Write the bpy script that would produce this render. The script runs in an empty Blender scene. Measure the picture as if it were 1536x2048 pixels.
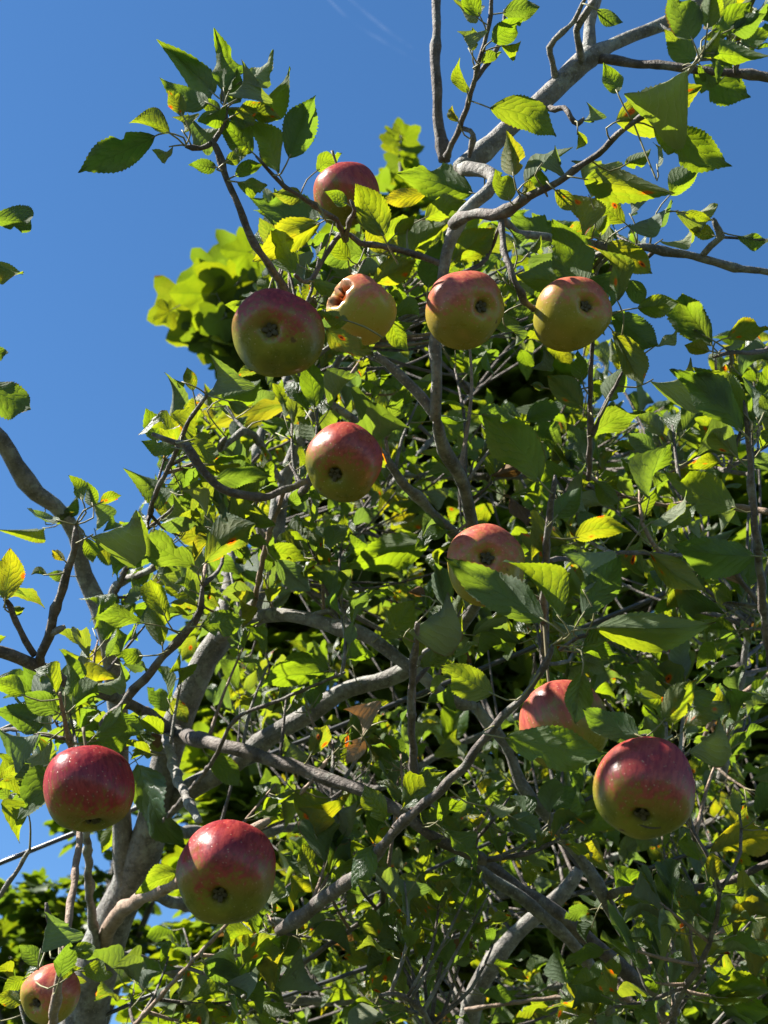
import bpy, math, random
import numpy as np
from mathutils import Vector, Matrix

# ------------------------------------------------------------------ camera, sky, sun, exposure
scene = bpy.context.scene
COL = scene.collection
R = math.radians
F = 2800.0                     # focal length in photograph pixels (1536 x 2048)
PITCH = R(35.0)
CAM = Vector((0, 0, 1.6))
RIGHT = Vector((1, 0, 0))
UP = Vector((0, -math.sin(PITCH), math.cos(PITCH)))
FWD = Vector((0, math.cos(PITCH), math.sin(PITCH)))
cam_data = bpy.data.cameras.new('camera')
cam = bpy.data.objects.new('camera', cam_data)
COL.objects.link(cam)
cam.location = CAM
cam.rotation_euler = (R(90) + PITCH, 0, 0)
cam_data.sensor_fit = 'VERTICAL'
cam_data.sensor_height = 24.0
cam_data.lens = 24.0 * F / 2048.0
cam_data.clip_start = 0.05
cam_data.clip_end = 40000
cam_data.dof.use_dof = True
cam_data.dof.focus_distance = 1.38
cam_data.dof.aperture_fstop = 8.5
scene.camera = cam

SUN = (RIGHT * -0.63 + UP * 0.63 + FWD * 0.39).normalized()
sun_elev = math.asin(SUN.z)
sun_az = math.atan2(SUN.x, SUN.y)

world = bpy.data.worlds.new('World')
scene.world = world
world.use_nodes = True
wn, wl = world.node_tree.nodes, world.node_tree.links
wn.clear()
w_out = wn.new('ShaderNodeOutputWorld')
w_bg = wn.new('ShaderNodeBackground')
w_sky = wn.new('ShaderNodeTexSky')
w_sky.sky_type = 'NISHITA'
w_sky.sun_disc = False
w_sky.sun_elevation = sun_elev
w_sky.sun_rotation = sun_az
w_sky.altitude = 900
w_sky.air_density = 1.0
w_sky.dust_density = 0.05
w_sky.ozone_density = 2.0
w_bg.inputs['Strength'].default_value = 0.05
w_hs = wn.new('ShaderNodeHueSaturation')
w_hs.inputs['Saturation'].default_value = 1.22
wl.new(w_sky.outputs[0], w_hs.inputs['Color'])
wl.new(w_hs.outputs[0], w_bg.inputs['Color'])
wl.new(w_bg.outputs[0], w_out.inputs[0])

sun_data = bpy.data.lights.new('sun', 'SUN')
sun_data.energy = 5.0
sun_data.angle = R(0.53)
sun_data.color = (1.0, 0.95, 0.86)
sun = bpy.data.objects.new('sun', sun_data)
COL.objects.link(sun)
sun.rotation_euler = SUN.to_track_quat('Z', 'Y').to_euler()

scene.view_settings.view_transform = 'Standard'
scene.view_settings.look = 'None'
scene.view_settings.exposure = 2.0
scene.view_settings.gamma = 1.0
scene.view_settings.use_curve_mapping = False
scene.render.engine = 'CYCLES'
scene.cycles.use_denoising = True
scene.cycles.max_bounces = 10
scene.cycles.transmission_bounces = 8

# ------------------------------------------------------------------ helpers
rng = random.Random(11)
nrng = np.random.default_rng(5)


def P(px, py, d):
    """World point seen at a photograph pixel, d metres along the viewing axis."""
    return CAM + RIGHT * ((px - 768.0) / F * d) + UP * (-(py - 1024.0) / F * d) + FWD * d


def to_px(p):
    v = Vector(p) - CAM
    d = v.dot(FWD)
    if d < 0.01:
        return (-9e9, -9e9, d)
    return (768 + v.dot(RIGHT) / d * F, 1024 - v.dot(UP) / d * F, d)


def new_mesh(name, verts, faces, mats, smooth=True):
    me = bpy.data.meshes.new(name)
    me.from_pydata([tuple(v) for v in verts], [], faces)
    for m in mats:
        me.materials.append(m)
    if smooth:
        me.polygons.foreach_set('use_smooth', [True] * len(me.polygons))
    me.update()
    return me


def link(name, data, parent=None, matrix=None):
    o = bpy.data.objects.new(name, data)
    COL.objects.link(o)
    if parent is not None:
        o.parent = parent
    if matrix is not None:
        o.matrix_basis = matrix
    return o


def thing(name, label, cat, loc=(0, 0, 0), group=None):
    o = bpy.data.objects.new(name, None)
    o.empty_display_size = 0.05
    COL.objects.link(o)
    o.location = loc
    o['label'] = label
    o['category'] = cat
    if group:
        o['group'] = group
    return o


def catmull(pts, rads, step):
    """Smooth a polyline (Vectors) with radii; returns dense points and radii."""
    out_p, out_r = [], []
    n = len(pts)
    for i in range(n - 1):
        p0 = pts[max(i - 1, 0)]; p1 = pts[i]; p2 = pts[i + 1]; p3 = pts[min(i + 2, n - 1)]
        k = max(2, int((p2 - p1).length / step))
        for j in range(k):
            t = j / k
            t2, t3 = t * t, t * t * t
            out_p.append(0.5 * ((2 * p1) + (p2 - p0) * t + (2 * p0 - 5 * p1 + 4 * p2 - p3) * t2 + (3 * p1 - p0 - 3 * p2 + p3) * t3))
            out_r.append(rads[i] * (1 - t) + rads[i + 1] * t)
    out_p.append(pts[-1].copy()); out_r.append(rads[-1])
    return out_p, out_r


def tube_geo(pts, rads, sides, off=0):
    verts, faces = [], []
    n = len(pts)
    t_prev = None
    nrm = None
    for i in range(n):
        a = pts[max(i - 1, 0)]; b = pts[min(i + 1, n - 1)]
        t = (b - a)
        if t.length < 1e-9:
            t = Vector((0, 0, 1))
        t.normalize()
        if nrm is None:
            nrm = t.orthogonal().normalized()
        else:
            nrm = (nrm - t * nrm.dot(t))
            if nrm.length < 1e-6:
                nrm = t.orthogonal()
            nrm.normalize()
        bi = t.cross(nrm)
        for s in range(sides):
            an = 2 * math.pi * s / sides
            verts.append(pts[i] + (nrm * math.cos(an) + bi * math.sin(an)) * rads[i])
    for i in range(n - 1):
        for s in range(sides):
            s2 = (s + 1) % sides
            faces.append((off + i * sides + s, off + i * sides + s2, off + (i + 1) * sides + s2, off + (i + 1) * sides + s))
    faces.append(tuple(off + s for s in range(sides - 1, -1, -1)))
    faces.append(tuple(off + (n - 1) * sides + s for s in range(sides)))
    return verts, faces


# ------------------------------------------------------------------ materials
def mat(name):
    m = bpy.data.materials.new(name)
    m.use_nodes = True
    m.node_tree.nodes.clear()
    return m, m.node_tree.nodes, m.node_tree.links


class NT:
    """Small node helper."""
    def __init__(self, m):
        self.n, self.l = m.node_tree.nodes, m.node_tree.links

    def put(self, sock, v):
        if isinstance(v, bpy.types.NodeSocket):
            self.l.new(v, sock)
        elif isinstance(v, (tuple, list)) and len(v) == 3 and sock.type == 'RGBA':
            sock.default_value = (*v, 1)
        else:
            sock.default_value = v

    def math(self, op, a, b=0.0, c=None, clamp=False):
        x = self.n.new('ShaderNodeMath'); x.operation = op; x.use_clamp = clamp
        self.put(x.inputs[0], a); self.put(x.inputs[1], b)
        if c is not None:
            self.put(x.inputs[2], c)
        return x.outputs[0]

    def mix(self, f, a, b, blend='MIX'):
        x = self.n.new('ShaderNodeMix'); x.data_type = 'RGBA'; x.blend_type = blend
        self.put(x.inputs[0], f); self.put(x.inputs[6], a); self.put(x.inputs[7], b)
        return x.outputs[2]

    def smooth(self, v, a, b, lo=0.0, hi=1.0):
        x = self.n.new('ShaderNodeMapRange'); x.interpolation_type = 'SMOOTHSTEP'
        self.put(x.inputs[0], v); x.inputs[1].default_value = a; x.inputs[2].default_value = b
        x.inputs[3].default_value = lo; x.inputs[4].default_value = hi
        return x.outputs[0]

    def noise(self, vec, scale, detail=4, rough=0.6):
        x = self.n.new('ShaderNodeTexNoise'); x.inputs['Scale'].default_value = scale
        x.inputs['Detail'].default_value = detail; x.inputs['Roughness'].default_value = rough
        if vec is not None:
            self.l.new(vec, x.inputs['Vector'])
        return x.outputs['Fac']

    def voro(self, vec, scale, feature='F1', out='Distance'):
        x = self.n.new('ShaderNodeTexVoronoi'); x.feature = feature; x.inputs['Scale'].default_value = scale
        if vec is not None:
            self.l.new(vec, x.inputs['Vector'])
        return x.outputs[out]

    def comb(self, a, b, c):
        x = self.n.new('ShaderNodeCombineXYZ')
        self.put(x.inputs[0], a); self.put(x.inputs[1], b); self.put(x.inputs[2], c)
        return x.outputs[0]

    def bump(self, h, dist, strength=1.0):
        x = self.n.new('ShaderNodeBump'); x.inputs['Strength'].default_value = strength
        x.inputs['Distance'].default_value = dist
        self.l.new(h, x.inputs['Height'])
        return x.outputs[0]

    def out(self, s):
        o = self.n.new('ShaderNodeOutputMaterial'); self.l.new(s, o.inputs[0])


def leaf_material(name, top, under, trans, rust=0.0, yellow=0.0, brown=0.0, relief=1.0, dead=(0.10, 0.055, 0.025), veins=7.5, gloss=0.40, tmix=0.5, apple=True):
    """Two-sided thin leaf: dark glossy upper side, pale felted underside, yellow-green light through it."""
    m, n, l = mat(name)
    k = NT(m)
    uv = n.new('ShaderNodeUVMap').outputs[0]
    sep = n.new('ShaderNodeSeparateXYZ'); l.new(uv, sep.inputs[0])
    u = sep.outputs[0]
    v = k.math('MULTIPLY_ADD', sep.outputs[1], 2.0, -1.0)
    av = k.math('ABSOLUTE', v)
    oi = n.new('ShaderNodeObjectInfo').outputs['Random']
    at = n.new('ShaderNodeAttribute'); at.attribute_name = 'rnd'
    rnd = k.math('FRACT', k.math('ADD', oi, at.outputs['Fac']))
    geo = n.new('ShaderNodeNewGeometry')
    back = geo.outputs['Backfacing']
    off = k.math('MULTIPLY', rnd, 37.0)
    # veins
    mid = k.smooth(k.math('DIVIDE', av, k.math('MULTIPLY_ADD', u, -0.6, 1.0)), 0.015, 0.055, 1, 0)
    wob = k.math('MULTIPLY', k.noise(k.comb(u, v, off), 3.2, 3), 1.5)
    ch = k.math('MULTIPLY_ADD', u, veins, k.math('MULTIPLY_ADD', k.math('POWER', av, 1.3), -2.3, wob))
    side_sign = k.math('MULTIPLY', k.math('GREATER_THAN', v, 0.0), 0.45)
    fr = k.math('ABSOLUTE', k.math('SUBTRACT', k.math('FRACT', k.math('ADD', ch, side_sign)), 0.5))
    side = k.math('MULTIPLY', k.smooth(fr, 0.02, 0.11, 1, 0), k.smooth(av, 0.55, 1.0, 0.9, 0.15))
    cells = k.voro(k.comb(k.math('MULTIPLY', u, 2.0), v, off), 9.0, 'DISTANCE_TO_EDGE')
    small = k.smooth(cells, 0.0, 0.09, 1, 0)
    vein = k.math('MAXIMUM', mid, k.math('MAXIMUM', k.math('MULTIPLY', side, 0.8), k.math('MULTIPLY', small, 0.22)))
    # colour variation
    blot = k.noise(k.comb(u, v, off), 2.6, 3)
    hue = k.smooth(rnd, 0, 1, -1, 1)
    c_top = k.mix(k.smooth(blot, 0.3, 0.7), top, (top[0] * 1.5, top[1] * 1.3, top[2] * 1.1))
    c_top = k.mix(k.math('MULTIPLY', vein, 0.35), c_top, (top[0] * 3, top[1] * 2.3, top[2] * 2.2))
    c_und = k.mix(k.smooth(blot, 0.3, 0.7), under, (under[0] * 1.25, under[1] * 1.2, under[2] * 1.1))
    c_und = k.mix(k.math('MULTIPLY', vein, 0.8), c_und, (under[0] * 2.1, under[1] * 1.9, under[2] * 1.8))
    c_tr = k.mix(k.smooth(rnd, 0.0, 1.0), trans, (trans[0] * 1.45, trans[1] * 1.12, trans[2] * 0.9))
    rnd2 = k.math('FRACT', k.math('MULTIPLY', rnd, 7.31))
    c_tr = k.mix(k.smooth(rnd2, 0.35, 0.9, 0, 0.75), c_tr, (trans[0] * 0.62, trans[1] * 0.70, trans[2] * 2.6))
    c_und = k.mix(k.smooth(rnd2, 0.3, 0.8, 0, 0.7), c_und, (under[0] * 0.75, under[1] * 0.82, under[2] * 1.05))
    c_tr = k.mix(k.math('MULTIPLY', k.math('MAXIMUM', mid, k.math('MAXIMUM', k.math('MULTIPLY', side, 0.7), k.math('MULTIPLY', small, 0.45))), 0.42), c_tr, (trans[0] * 0.4, trans[1] * 0.5, trans[2] * 0.4))
    c_tr = k.mix(k.smooth(blot, 0.35, 0.75, 0, 0.5), c_tr, (trans[0] * 0.62, trans[1] * 0.75, trans[2] * 0.6))
    if yellow > 0:
        ymask = k.math('MULTIPLY', k.smooth(k.noise(k.comb(u, v, off), 1.7, 2), 0.36, 0.6), yellow)
        c_top = k.mix(ymask, c_top, (0.17, 0.15, 0.012))
        c_und = k.mix(ymask, c_und, (0.20, 0.175, 0.035))
        c_tr = k.mix(ymask, c_tr, (0.42, 0.30, 0.006))
    if rust > 0:
        sd = k.voro(k.comb(k.math('MULTIPLY', u, 1.9), k.math('MULTIPLY', v, 0.8), off), 1.25)
        sd = k.math('ADD', sd, k.math('MULTIPLY_ADD', k.noise(k.comb(u, v, off), 14, 2), 0.12, -0.06))
        halo = k.smooth(sd, 0.19, 0.30, 1, 0)
        orange = k.smooth(sd, 0.155, 0.20, 1, 0)
        core = k.smooth(sd, 0.06, 0.11, 1, 0)
        for nm in ('a', 'b', 'c'):
            c = {'a': c_top, 'b': c_und, 'c': c_tr}[nm]
            c = k.mix(k.math('MULTIPLY', halo, 0.6), c, (0.26, 0.19, 0.01) if nm != 'c' else (0.42, 0.27, 0.008))
            c = k.mix(orange, c, (0.42, 0.085, 0.008) if nm != 'c' else (0.75, 0.14, 0.004))
            c = k.mix(core, c, (0.06, 0.018, 0.008))
            if nm == 'a': c_top = c
            elif nm == 'b': c_und = c
            else: c_tr = c
    # scorched margins on some leaves
    edge = k.math('MULTIPLY', k.smooth(k.math('ADD', k.math('MAXIMUM', av, u), k.math('MULTIPLY', blot, 0.5)), 1.22, 1.30), k.smooth(rnd, 0.55, 0.75))
    edge = k.math('MAXIMUM', edge, brown) if brown > 0 else k.math('MULTIPLY', edge, 0.85)
    c_top = k.mix(edge, c_top, dead)
    c_und = k.mix(edge, c_und, (dead[0] * 1.7, dead[1] * 1.8, dead[2] * 2.0))
    c_tr = k.mix(edge, c_tr, (0.12, 0.045, 0.012))
    base = k.mix(back, c_top, c_und)
    hgt = k.math('SUBTRACT', k.math('MULTIPLY', k.smooth(fr, 0.0, 0.40), 0.35 if apple else 0.2), k.math('MULTIPLY', vein, 0.45))
    hgt = k.math('ADD', hgt, k.math('MULTIPLY', k.noise(k.comb(u, v, off), 16, 3), 0.4))
    nb = k.bump(hgt, 0.0013 * relief if apple else 0.001, 0.9)
    nb2 = k.bump(hgt, 0.0009, 0.8)
    pb = n.new('ShaderNodeBsdfPrincipled')
    l.new(base, pb.inputs['Base Color'])
    rough = n.new('ShaderNodeMix'); rough.data_type = 'FLOAT'
    l.new(back, rough.inputs[0]); rough.inputs[2].default_value = gloss; rough.inputs[3].default_value = 0.75
    l.new(rough.outputs[0], pb.inputs['Roughness'])
    spec = n.new('ShaderNodeMix'); spec.data_type = 'FLOAT'
    l.new(back, spec.inputs[0]); spec.inputs[2].default_value = 0.6; spec.inputs[3].default_value = 0.2
    l.new(spec.outputs[0], pb.inputs['Specular IOR Level'])
    l.new(nb, pb.inputs['Normal'])
    tb = n.new('ShaderNodeBsdfTranslucent')
    l.new(c_tr, tb.inputs['Color']); l.new(nb2, tb.inputs['Normal'])
    ms = n.new('ShaderNodeMixShader'); ms.inputs[0].default_value = tmix
    l.new(pb.outputs[0], ms.inputs[1]); l.new(tb.outputs[0], ms.inputs[2])
    k.out(ms.outputs[0])
    return m


TOP = (0.018, 0.042, 0.012)
UND = (0.072, 0.098, 0.052)
TRN = (0.215, 0.315, 0.007)
M_LEAF = leaf_material('apple_leaf_green', TOP, UND, TRN)
M_RUST = leaf_material('apple_leaf_rust_spotted', TOP, UND, (0.25, 0.325, 0.007), rust=1.0, yellow=0.22)
M_YEL = leaf_material('apple_leaf_yellowing', TOP, UND, (0.29, 0.32, 0.006), yellow=0.4)
M_BRN = leaf_material('apple_leaf_withered', TOP, UND, TRN, brown=0.93)
M_FELT_LIT = leaf_material('apple_leaf_downy_sunlit', (0.032, 0.055, 0.020), (0.175, 0.20, 0.14), (0.17, 0.25, 0.012), relief=0.6)  # downy underside, paled further so sunlit highlights are in the colour
M_DEAD = leaf_material('apple_leaf_dead_beige', TOP, UND, TRN, brown=0.97, dead=(0.27, 0.20, 0.125))
LEAF_MATS = [M_LEAF, M_RUST, M_YEL, M_BRN, M_FELT_LIT, M_DEAD]
M_MAPLE = leaf_material('maple_leaf', (0.028, 0.055, 0.010), (0.055, 0.085, 0.022), (0.19, 0.26, 0.005), veins=4.0, gloss=0.5, tmix=0.55, apple=False)


def bark_material(name, c0, c1, lichen, rough_scale=1.0):
    m, n, l = mat(name)
    k = NT(m)
    pos = n.new('ShaderNodeTexCoord').outputs['Object']
    a = k.noise(pos, 42 * rough_scale, 5, 0.65)
    b = k.noise(pos, 160 * rough_scale, 4, 0.7)
    c = k.mix(k.smooth(a, 0.32, 0.68), c0, c1)
    c = k.mix(k.smooth(b, 0.45, 0.75, 0, 0.6), c, (c0[0] * 0.45, c0[1] * 0.45, c0[2] * 0.45))
    lic = k.math('MULTIPLY', k.smooth(k.noise(pos, 26 * rough_scale, 5, 0.7), 0.52, 0.63), lichen)
    c = k.mix(lic, c, (0.28, 0.295, 0.255))
    spots = k.smooth(k.voro(pos, 190 * rough_scale), 0.12, 0.26, 0.55, 0)
    c = k.mix(spots, c, (c1[0] * 1.5, c1[1] * 1.45, c1[2] * 1.35))
    pb = n.new('ShaderNodeBsdfPrincipled')
    l.new(c, pb.inputs['Base Color'])
    pb.inputs['Roughness'].default_value = 0.72
    pb.inputs['Specular IOR Level'].default_value = 0.35
    h = k.math('ADD', k.math('MULTIPLY', a, 0.6), k.math('MULTIPLY', b, 0.5))
    l.new(k.bump(h, 0.008, 0.9), pb.inputs['Normal'])
    k.out(pb.outputs[0])
    return m


M_BARK = bark_material('apple_bark_grey', (0.085, 0.076, 0.066), (0.20, 0.185, 0.165), 0.55)
M_DARK = bark_material('apple_bark_brown', (0.048, 0.037, 0.031), (0.13, 0.105, 0.09), 0.28)
M_TAN = bark_material('apple_twig_tan', (0.17, 0.11, 0.075), (0.28, 0.20, 0.145), 0.15)
M_MBARK = bark_material('maple_bark', (0.075, 0.065, 0.055), (0.16, 0.145, 0.125), 0.3, 0.4)


def plain_material(name, c, rough=0.5, spec=0.5, noise=0.0):
    m, n, l = mat(name)
    k = NT(m)
    pb = n.new('ShaderNodeBsdfPrincipled')
    pos = n.new('ShaderNodeTexCoord').outputs['Object']
    cc = k.mix(k.smooth(k.noise(pos, 120, 3), 0.3, 0.7), c, tuple(x * (1 + noise) for x in c))
    l.new(cc, pb.inputs['Base Color'])
    pb.inputs['Roughness'].default_value = rough
    pb.inputs['Specular IOR Level'].default_value = spec
    k.out(pb.outputs[0])
    return m


M_PET = plain_material('petiole_green', (0.13, 0.12, 0.055), 0.6, 0.3, 0.5)
M_CALYX = plain_material('calyx_dark', (0.045, 0.038, 0.024), 0.85, 0.2, 0.8)
M_STEM = plain_material('apple_stalk', (0.09, 0.075, 0.035), 0.7, 0.3, 0.5)
M_CABLE = plain_material('cable_black', (0.022, 0.022, 0.024), 0.32, 0.6, 0.3)


def apple_material():
    m, n, l = mat('apple_skin')
    k = NT(m)
    pos = n.new('ShaderNodeTexCoord').outputs['Object']
    a = n.new('ShaderNodeAttribute'); a.attribute_name = 'blush'
    f = n.new('ShaderNodeAttribute'); f.attribute_name = 'flesh'
    cy = n.new('ShaderNodeAttribute'); cy.attribute_name = 'basin'
    ang = n.new('ShaderNodeAttribute'); ang.attribute_name = 'ang'
    rp = n.new('ShaderNodeAttribute'); rp.attribute_type = 'OBJECT'; rp.attribute_name = 'ripeness'
    sp = n.new('ShaderNodeSeparateXYZ'); l.new(pos, sp.inputs[0])
    rnd = n.new('ShaderNodeObjectInfo').outputs['Random']
    off = k.math('MULTIPLY', rnd, 11.0)
    # streaks run along the meridians: noise stretched along the axis
    st = n.new('ShaderNodeMapping'); st.inputs['Scale'].default_value = (1, 1, 0.16)
    l.new(pos, st.inputs[0])
    streak = k.noise(st.outputs[0], 260, 3, 0.6)
    broad = k.noise(pos, 38, 4, 0.6)
    b = k.math('ADD', a.outputs['Fac'], k.math('ADD', k.math('MULTIPLY_ADD', streak, 0.85, -0.425), k.math('MULTIPLY_ADD', broad, 1.25, -0.64)))
    red = k.smooth(b, 0.44, 0.80)
    ground = k.mix(k.smooth(broad, 0.35, 0.7), (0.090, 0.096, 0.007), (0.165, 0.150, 0.013))
    ground = k.mix(k.smooth(a.outputs['Fac'], 0.28, 0.6, 0, 0.65), ground, (0.21, 0.10, 0.022))
    ground = k.mix(k.math('MULTIPLY_ADD', rp.outputs['Fac'], -1.3, 1.0, True), ground, (0.30, 0.24, 0.035))
    rc = k.mix(k.smooth(streak, 0.35, 0.65), (0.130, 0.008, 0.014), (0.235, 0.026, 0.026))
    pale = k.mix(k.smooth(streak, 0.35, 0.65), (0.33, 0.065, 0.05), (0.42, 0.15, 0.07))
    rc = k.mix(rp.outputs['Fac'], pale, rc)
    c = k.mix(red, ground, rc)
    # lenticels
    vd = k.voro(pos, 240)
    dots = k.math('MULTIPLY', k.smooth(vd, 0.10, 0.20, 1, 0), k.smooth(k.noise(pos, 90, 2), 0.38, 0.55))
    c = k.mix(k.math('MULTIPLY', dots, 0.36), c, (0.52, 0.40, 0.24))
    # small scabs
    sc = k.smooth(k.math('ADD', k.voro(pos, 42), k.math('MULTIPLY_ADD', k.noise(pos, 300, 2), 0.2, -0.1)), 0.05, 0.14, 1, 0)
    c = k.mix(k.math('MULTIPLY', sc, k.smooth(broad, 0.42, 0.55, 0, 0.85)), c, (0.07, 0.035, 0.018))
    # shade of the hollows at calyx and stalk, painted in dark olive
    c = k.mix(k.smooth(cy.outputs['Fac'], 0.50, 0.78, 0, 0.9), c, (0.05, 0.045, 0.018))
    # exposed flesh
    fl = k.mix(k.smooth(k.noise(pos, 130, 3), 0.35, 0.65), (0.11, 0.013, 0.004), (0.19, 0.045, 0.010))
    c = k.mix(k.smooth(f.outputs['Fac'], 0.5, 0.6), c, fl)
    rim = k.math('MULTIPLY', k.smooth(f.outputs['Fac'], 0.36, 0.46), k.smooth(f.outputs['Fac'], 0.5, 0.56, 1, 0))
    c = k.mix(k.math('MULTIPLY', rim, 0.8), c, (0.17, 0.11, 0.07))
    pb = n.new('ShaderNodeBsdfPrincipled')
    l.new(c, pb.inputs['Base Color'])
    pb.inputs['Roughness'].default_value = 0.6
    pb.inputs['Specular IOR Level'].default_value = 0.0
    pb.inputs['Subsurface Weight'].default_value = 0.08
    pb.inputs['Subsurface Radius'].default_value = (0.010, 0.006, 0.003)
    pb.inputs['Subsurface Scale'].default_value = 0.3
    h = k.math('ADD', k.math('MULTIPLY', k.noise(pos, 60, 3), 0.6), k.math('MULTIPLY', dots, 0.10))
    nb = k.bump(h, 0.0022, 0.55)
    l.new(nb, pb.inputs['Normal'])
    gl_ = n.new('ShaderNodeBsdfGlossy')      # waxy bloom: a soft sheen that does not climb at the rim
    l.new(k.smooth(k.noise(pos, 75, 4), 0.3, 0.7, 0.24, 0.40), gl_.inputs['Roughness'])
    l.new(nb, gl_.inputs['Normal'])
    lw = n.new('ShaderNodeLayerWeight'); lw.inputs[0].default_value = 0.3
    ms = n.new('ShaderNodeMixShader')
    l.new(k.math('MULTIPLY', k.math('MULTIPLY_ADD', lw.outputs['Facing'], 0.05, 0.028), k.smooth(f.outputs['Fac'], 0.4, 0.5, 1, 0)), ms.inputs[0])
    l.new(pb.outputs[0], ms.inputs[1]); l.new(gl_.outputs[0], ms.inputs[2])
    k.out(ms.outputs[0])
    return m


M_APPLE = apple_material()

# ------------------------------------------------------------------ ground and contrail
gm, gn, gl = mat('meadow_grass')
gk = NT(gm)
gpos = gn.new('ShaderNodeTexCoord').outputs['Object']
gc = gk.mix(gk.smooth(gk.noise(gpos, 0.8, 5), 0.3, 0.7), (0.030, 0.048, 0.012), (0.055, 0.062, 0.02))
gc = gk.mix(gk.smooth(gk.noise(gpos, 25, 4), 0.35, 0.7), gc, (0.03, 0.045, 0.012))
gp = gn.new('ShaderNodeBsdfPrincipled'); gl.new(gc, gp.inputs['Base Color']); gp.inputs['Roughness'].default_value = 0.9
gl.new(gk.bump(gk.noise(gpos, 40, 4), 0.05), gp.inputs['Normal'])
gk.out(gp.outputs[0])
gv, gf = [], []
for i in range(41):
    for j in range(41):
        x = (i - 20) / 20; y = (j - 20) / 20
        X = math.copysign(abs(x) ** 3, x) * 900; Y = math.copysign(abs(y) ** 3, y) * 900
        gv.append((X, Y, 0.05 * math.sin(X * 0.7) * math.cos(Y * 0.5) * (abs(X) + abs(Y) < 100)))
for i in range(40):
    for j in range(40):
        gf.append((i * 41 + j, (i + 1) * 41 + j, (i + 1) * 41 + j + 1, i * 41 + j + 1))
g = link('ground', new_mesh('ground', gv, gf, [gm]))
g['kind'] = 'structure'
g['label'] = 'grassy ground below the apple tree'

cm, cn, cl = mat('thin_ice_cloud')
ck = NT(cm)
ct = cn.new('ShaderNodeBsdfTransparent'); cd = cn.new('ShaderNodeBsdfTranslucent'); cd.inputs[0].default_value = (0.9, 0.92, 0.95, 1)
cx = cn.new('ShaderNodeMixShader')
cpos = cn.new('ShaderNodeTexCoord').outputs['Object']
cl.new(ck.smooth(ck.noise(cpos, 0.004, 4), 0.35, 0.7, 0.0, 0.016), cx.inputs[0])
cl.new(ct.outputs[0], cx.inputs[1]); cl.new(cd.outputs[0], cx.inputs[2])
ck.out(cx.outputs[0])
cv, cf = [], []
for pts in (((640, -20), (700, 40), (770, 85), (840, 125)), ((675, -25), (730, 25), (800, 80), (850, 112))):
    pp, rr = catmull([P(x, y, 9000) for x, y in pts], [9, 13, 15, 6], 60)
    a, b = tube_geo(pp, rr, 6, len(cv))
    cv += a; cf += b
c_o = link('contrail', new_mesh('contrail', cv, cf, [cm]))
c_o['kind'] = 'stuff'
c_o['label'] = 'faint white contrail in the blue sky at the top'

# ------------------------------------------------------------------ the apple tree: trunk, branches, twigs
tree_base = Vector((-0.55, 1.75, 0.0))
apple_tree = thing('apple_tree', 'old apple tree with grey lichened branches, serrated leaves and rust spots', 'tree', tree_base)
BR = []          # samples of every branch: (px, py, depth, world)
branch_names = {}


def add_branch(name, spec, mt, sides=9, knob=0.13, world_pts=None, world_rad=None, register=True, parent=apple_tree):
    """spec: list of (px, py, depth, width in px)."""
    pts = [P(x, y, d) for x, y, d, w in spec]
    rads = [w * d / F / 2 for x, y, d, w in spec]
    if world_pts:
        pts = [Vector(p) for p in world_pts] + pts
        rads = list(world_rad) + rads
    avg = sum(rads) / len(rads)
    pts, rads = catmull(pts, rads, max(0.008, avg * 1.6))
    ph = rng.uniform(0, 50)
    out_r, out_p = [], []
    s = 0
    for i, (p, r) in enumerate(zip(pts, rads)):
        if i:
            s += (p - pts[i - 1]).length
        q = s / max(avg, 0.001)
        nz = math.sin(q * 0.9 + ph) * 0.4 + math.sin(q * 0.37 + ph * 2) * 0.6
        ring = max(0, math.sin(q * 0.31 + ph)) ** 10
        out_r.append(r * (1 + knob * (nz * 0.7 + ring * 1.8)))
        j = r * knob * 0.9
        out_p.append(p + Vector((math.sin(q * 0.5 + ph), math.sin(q * 0.43 + ph * 1.7), math.sin(q * 0.57 + ph * 0.6))) * j)
    out_r[-1] *= 0.7
    v, f = tube_geo(out_p, out_r, sides)
    inv = -tree_base if parent is apple_tree else -parent.location
    o = link(name, new_mesh(name, [x + inv for x in v], f, [mt]), parent)
    if register:
        for p, r in zip(out_p, out_r):
            q = to_px(p)
            BR.append((q[0], q[1], q[2], p, r))
    return o


G, D, T = M_BARK, M_DARK, M_TAN
# trunk: leaves the ground, leans into the picture
tw = [tree_base + Vector(v) for v in ((0.02, 0.02, -0.05), (0, 0, 0.10), (-0.02, 0.0, 0.7), (0.0, -0.02, 1.4))]
tspec = [(150, 2120, 2.06, 104), (205, 1900, 2.02, 92), (255, 1780, 1.98, 82), (300, 1660, 1.96, 72), (325, 1550, 1.94, 66), (355, 1450, 1.93, 62),
         (400, 1340, 1.92, 58), (440, 1270, 1.92, 50), (520, 1210, 1.93, 44), (548, 1100, 1.93, 40), (560, 1000, 1.93, 34), (590, 900, 1.92, 28), (640, 800, 1.92, 20), (690, 690, 1.9, 12)]
p0 = P(150, 2120, 2.06)
tw = [Vector((p0.x - 0.05, p0.y + 0.12, -0.05)), Vector((p0.x - 0.05, p0.y + 0.12, 0.15)), Vector((p0.x - 0.03, p0.y + 0.07, 0.9)), Vector((p0.x - 0.02, p0.y + 0.03, 1.6))]
add_branch('trunk', [(a, b, c, e * 0.9) for a, b, c, e in tspec], M_BARK, 20, 0.08, tw, (0.085, 0.065, 0.05, 0.044))
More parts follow.
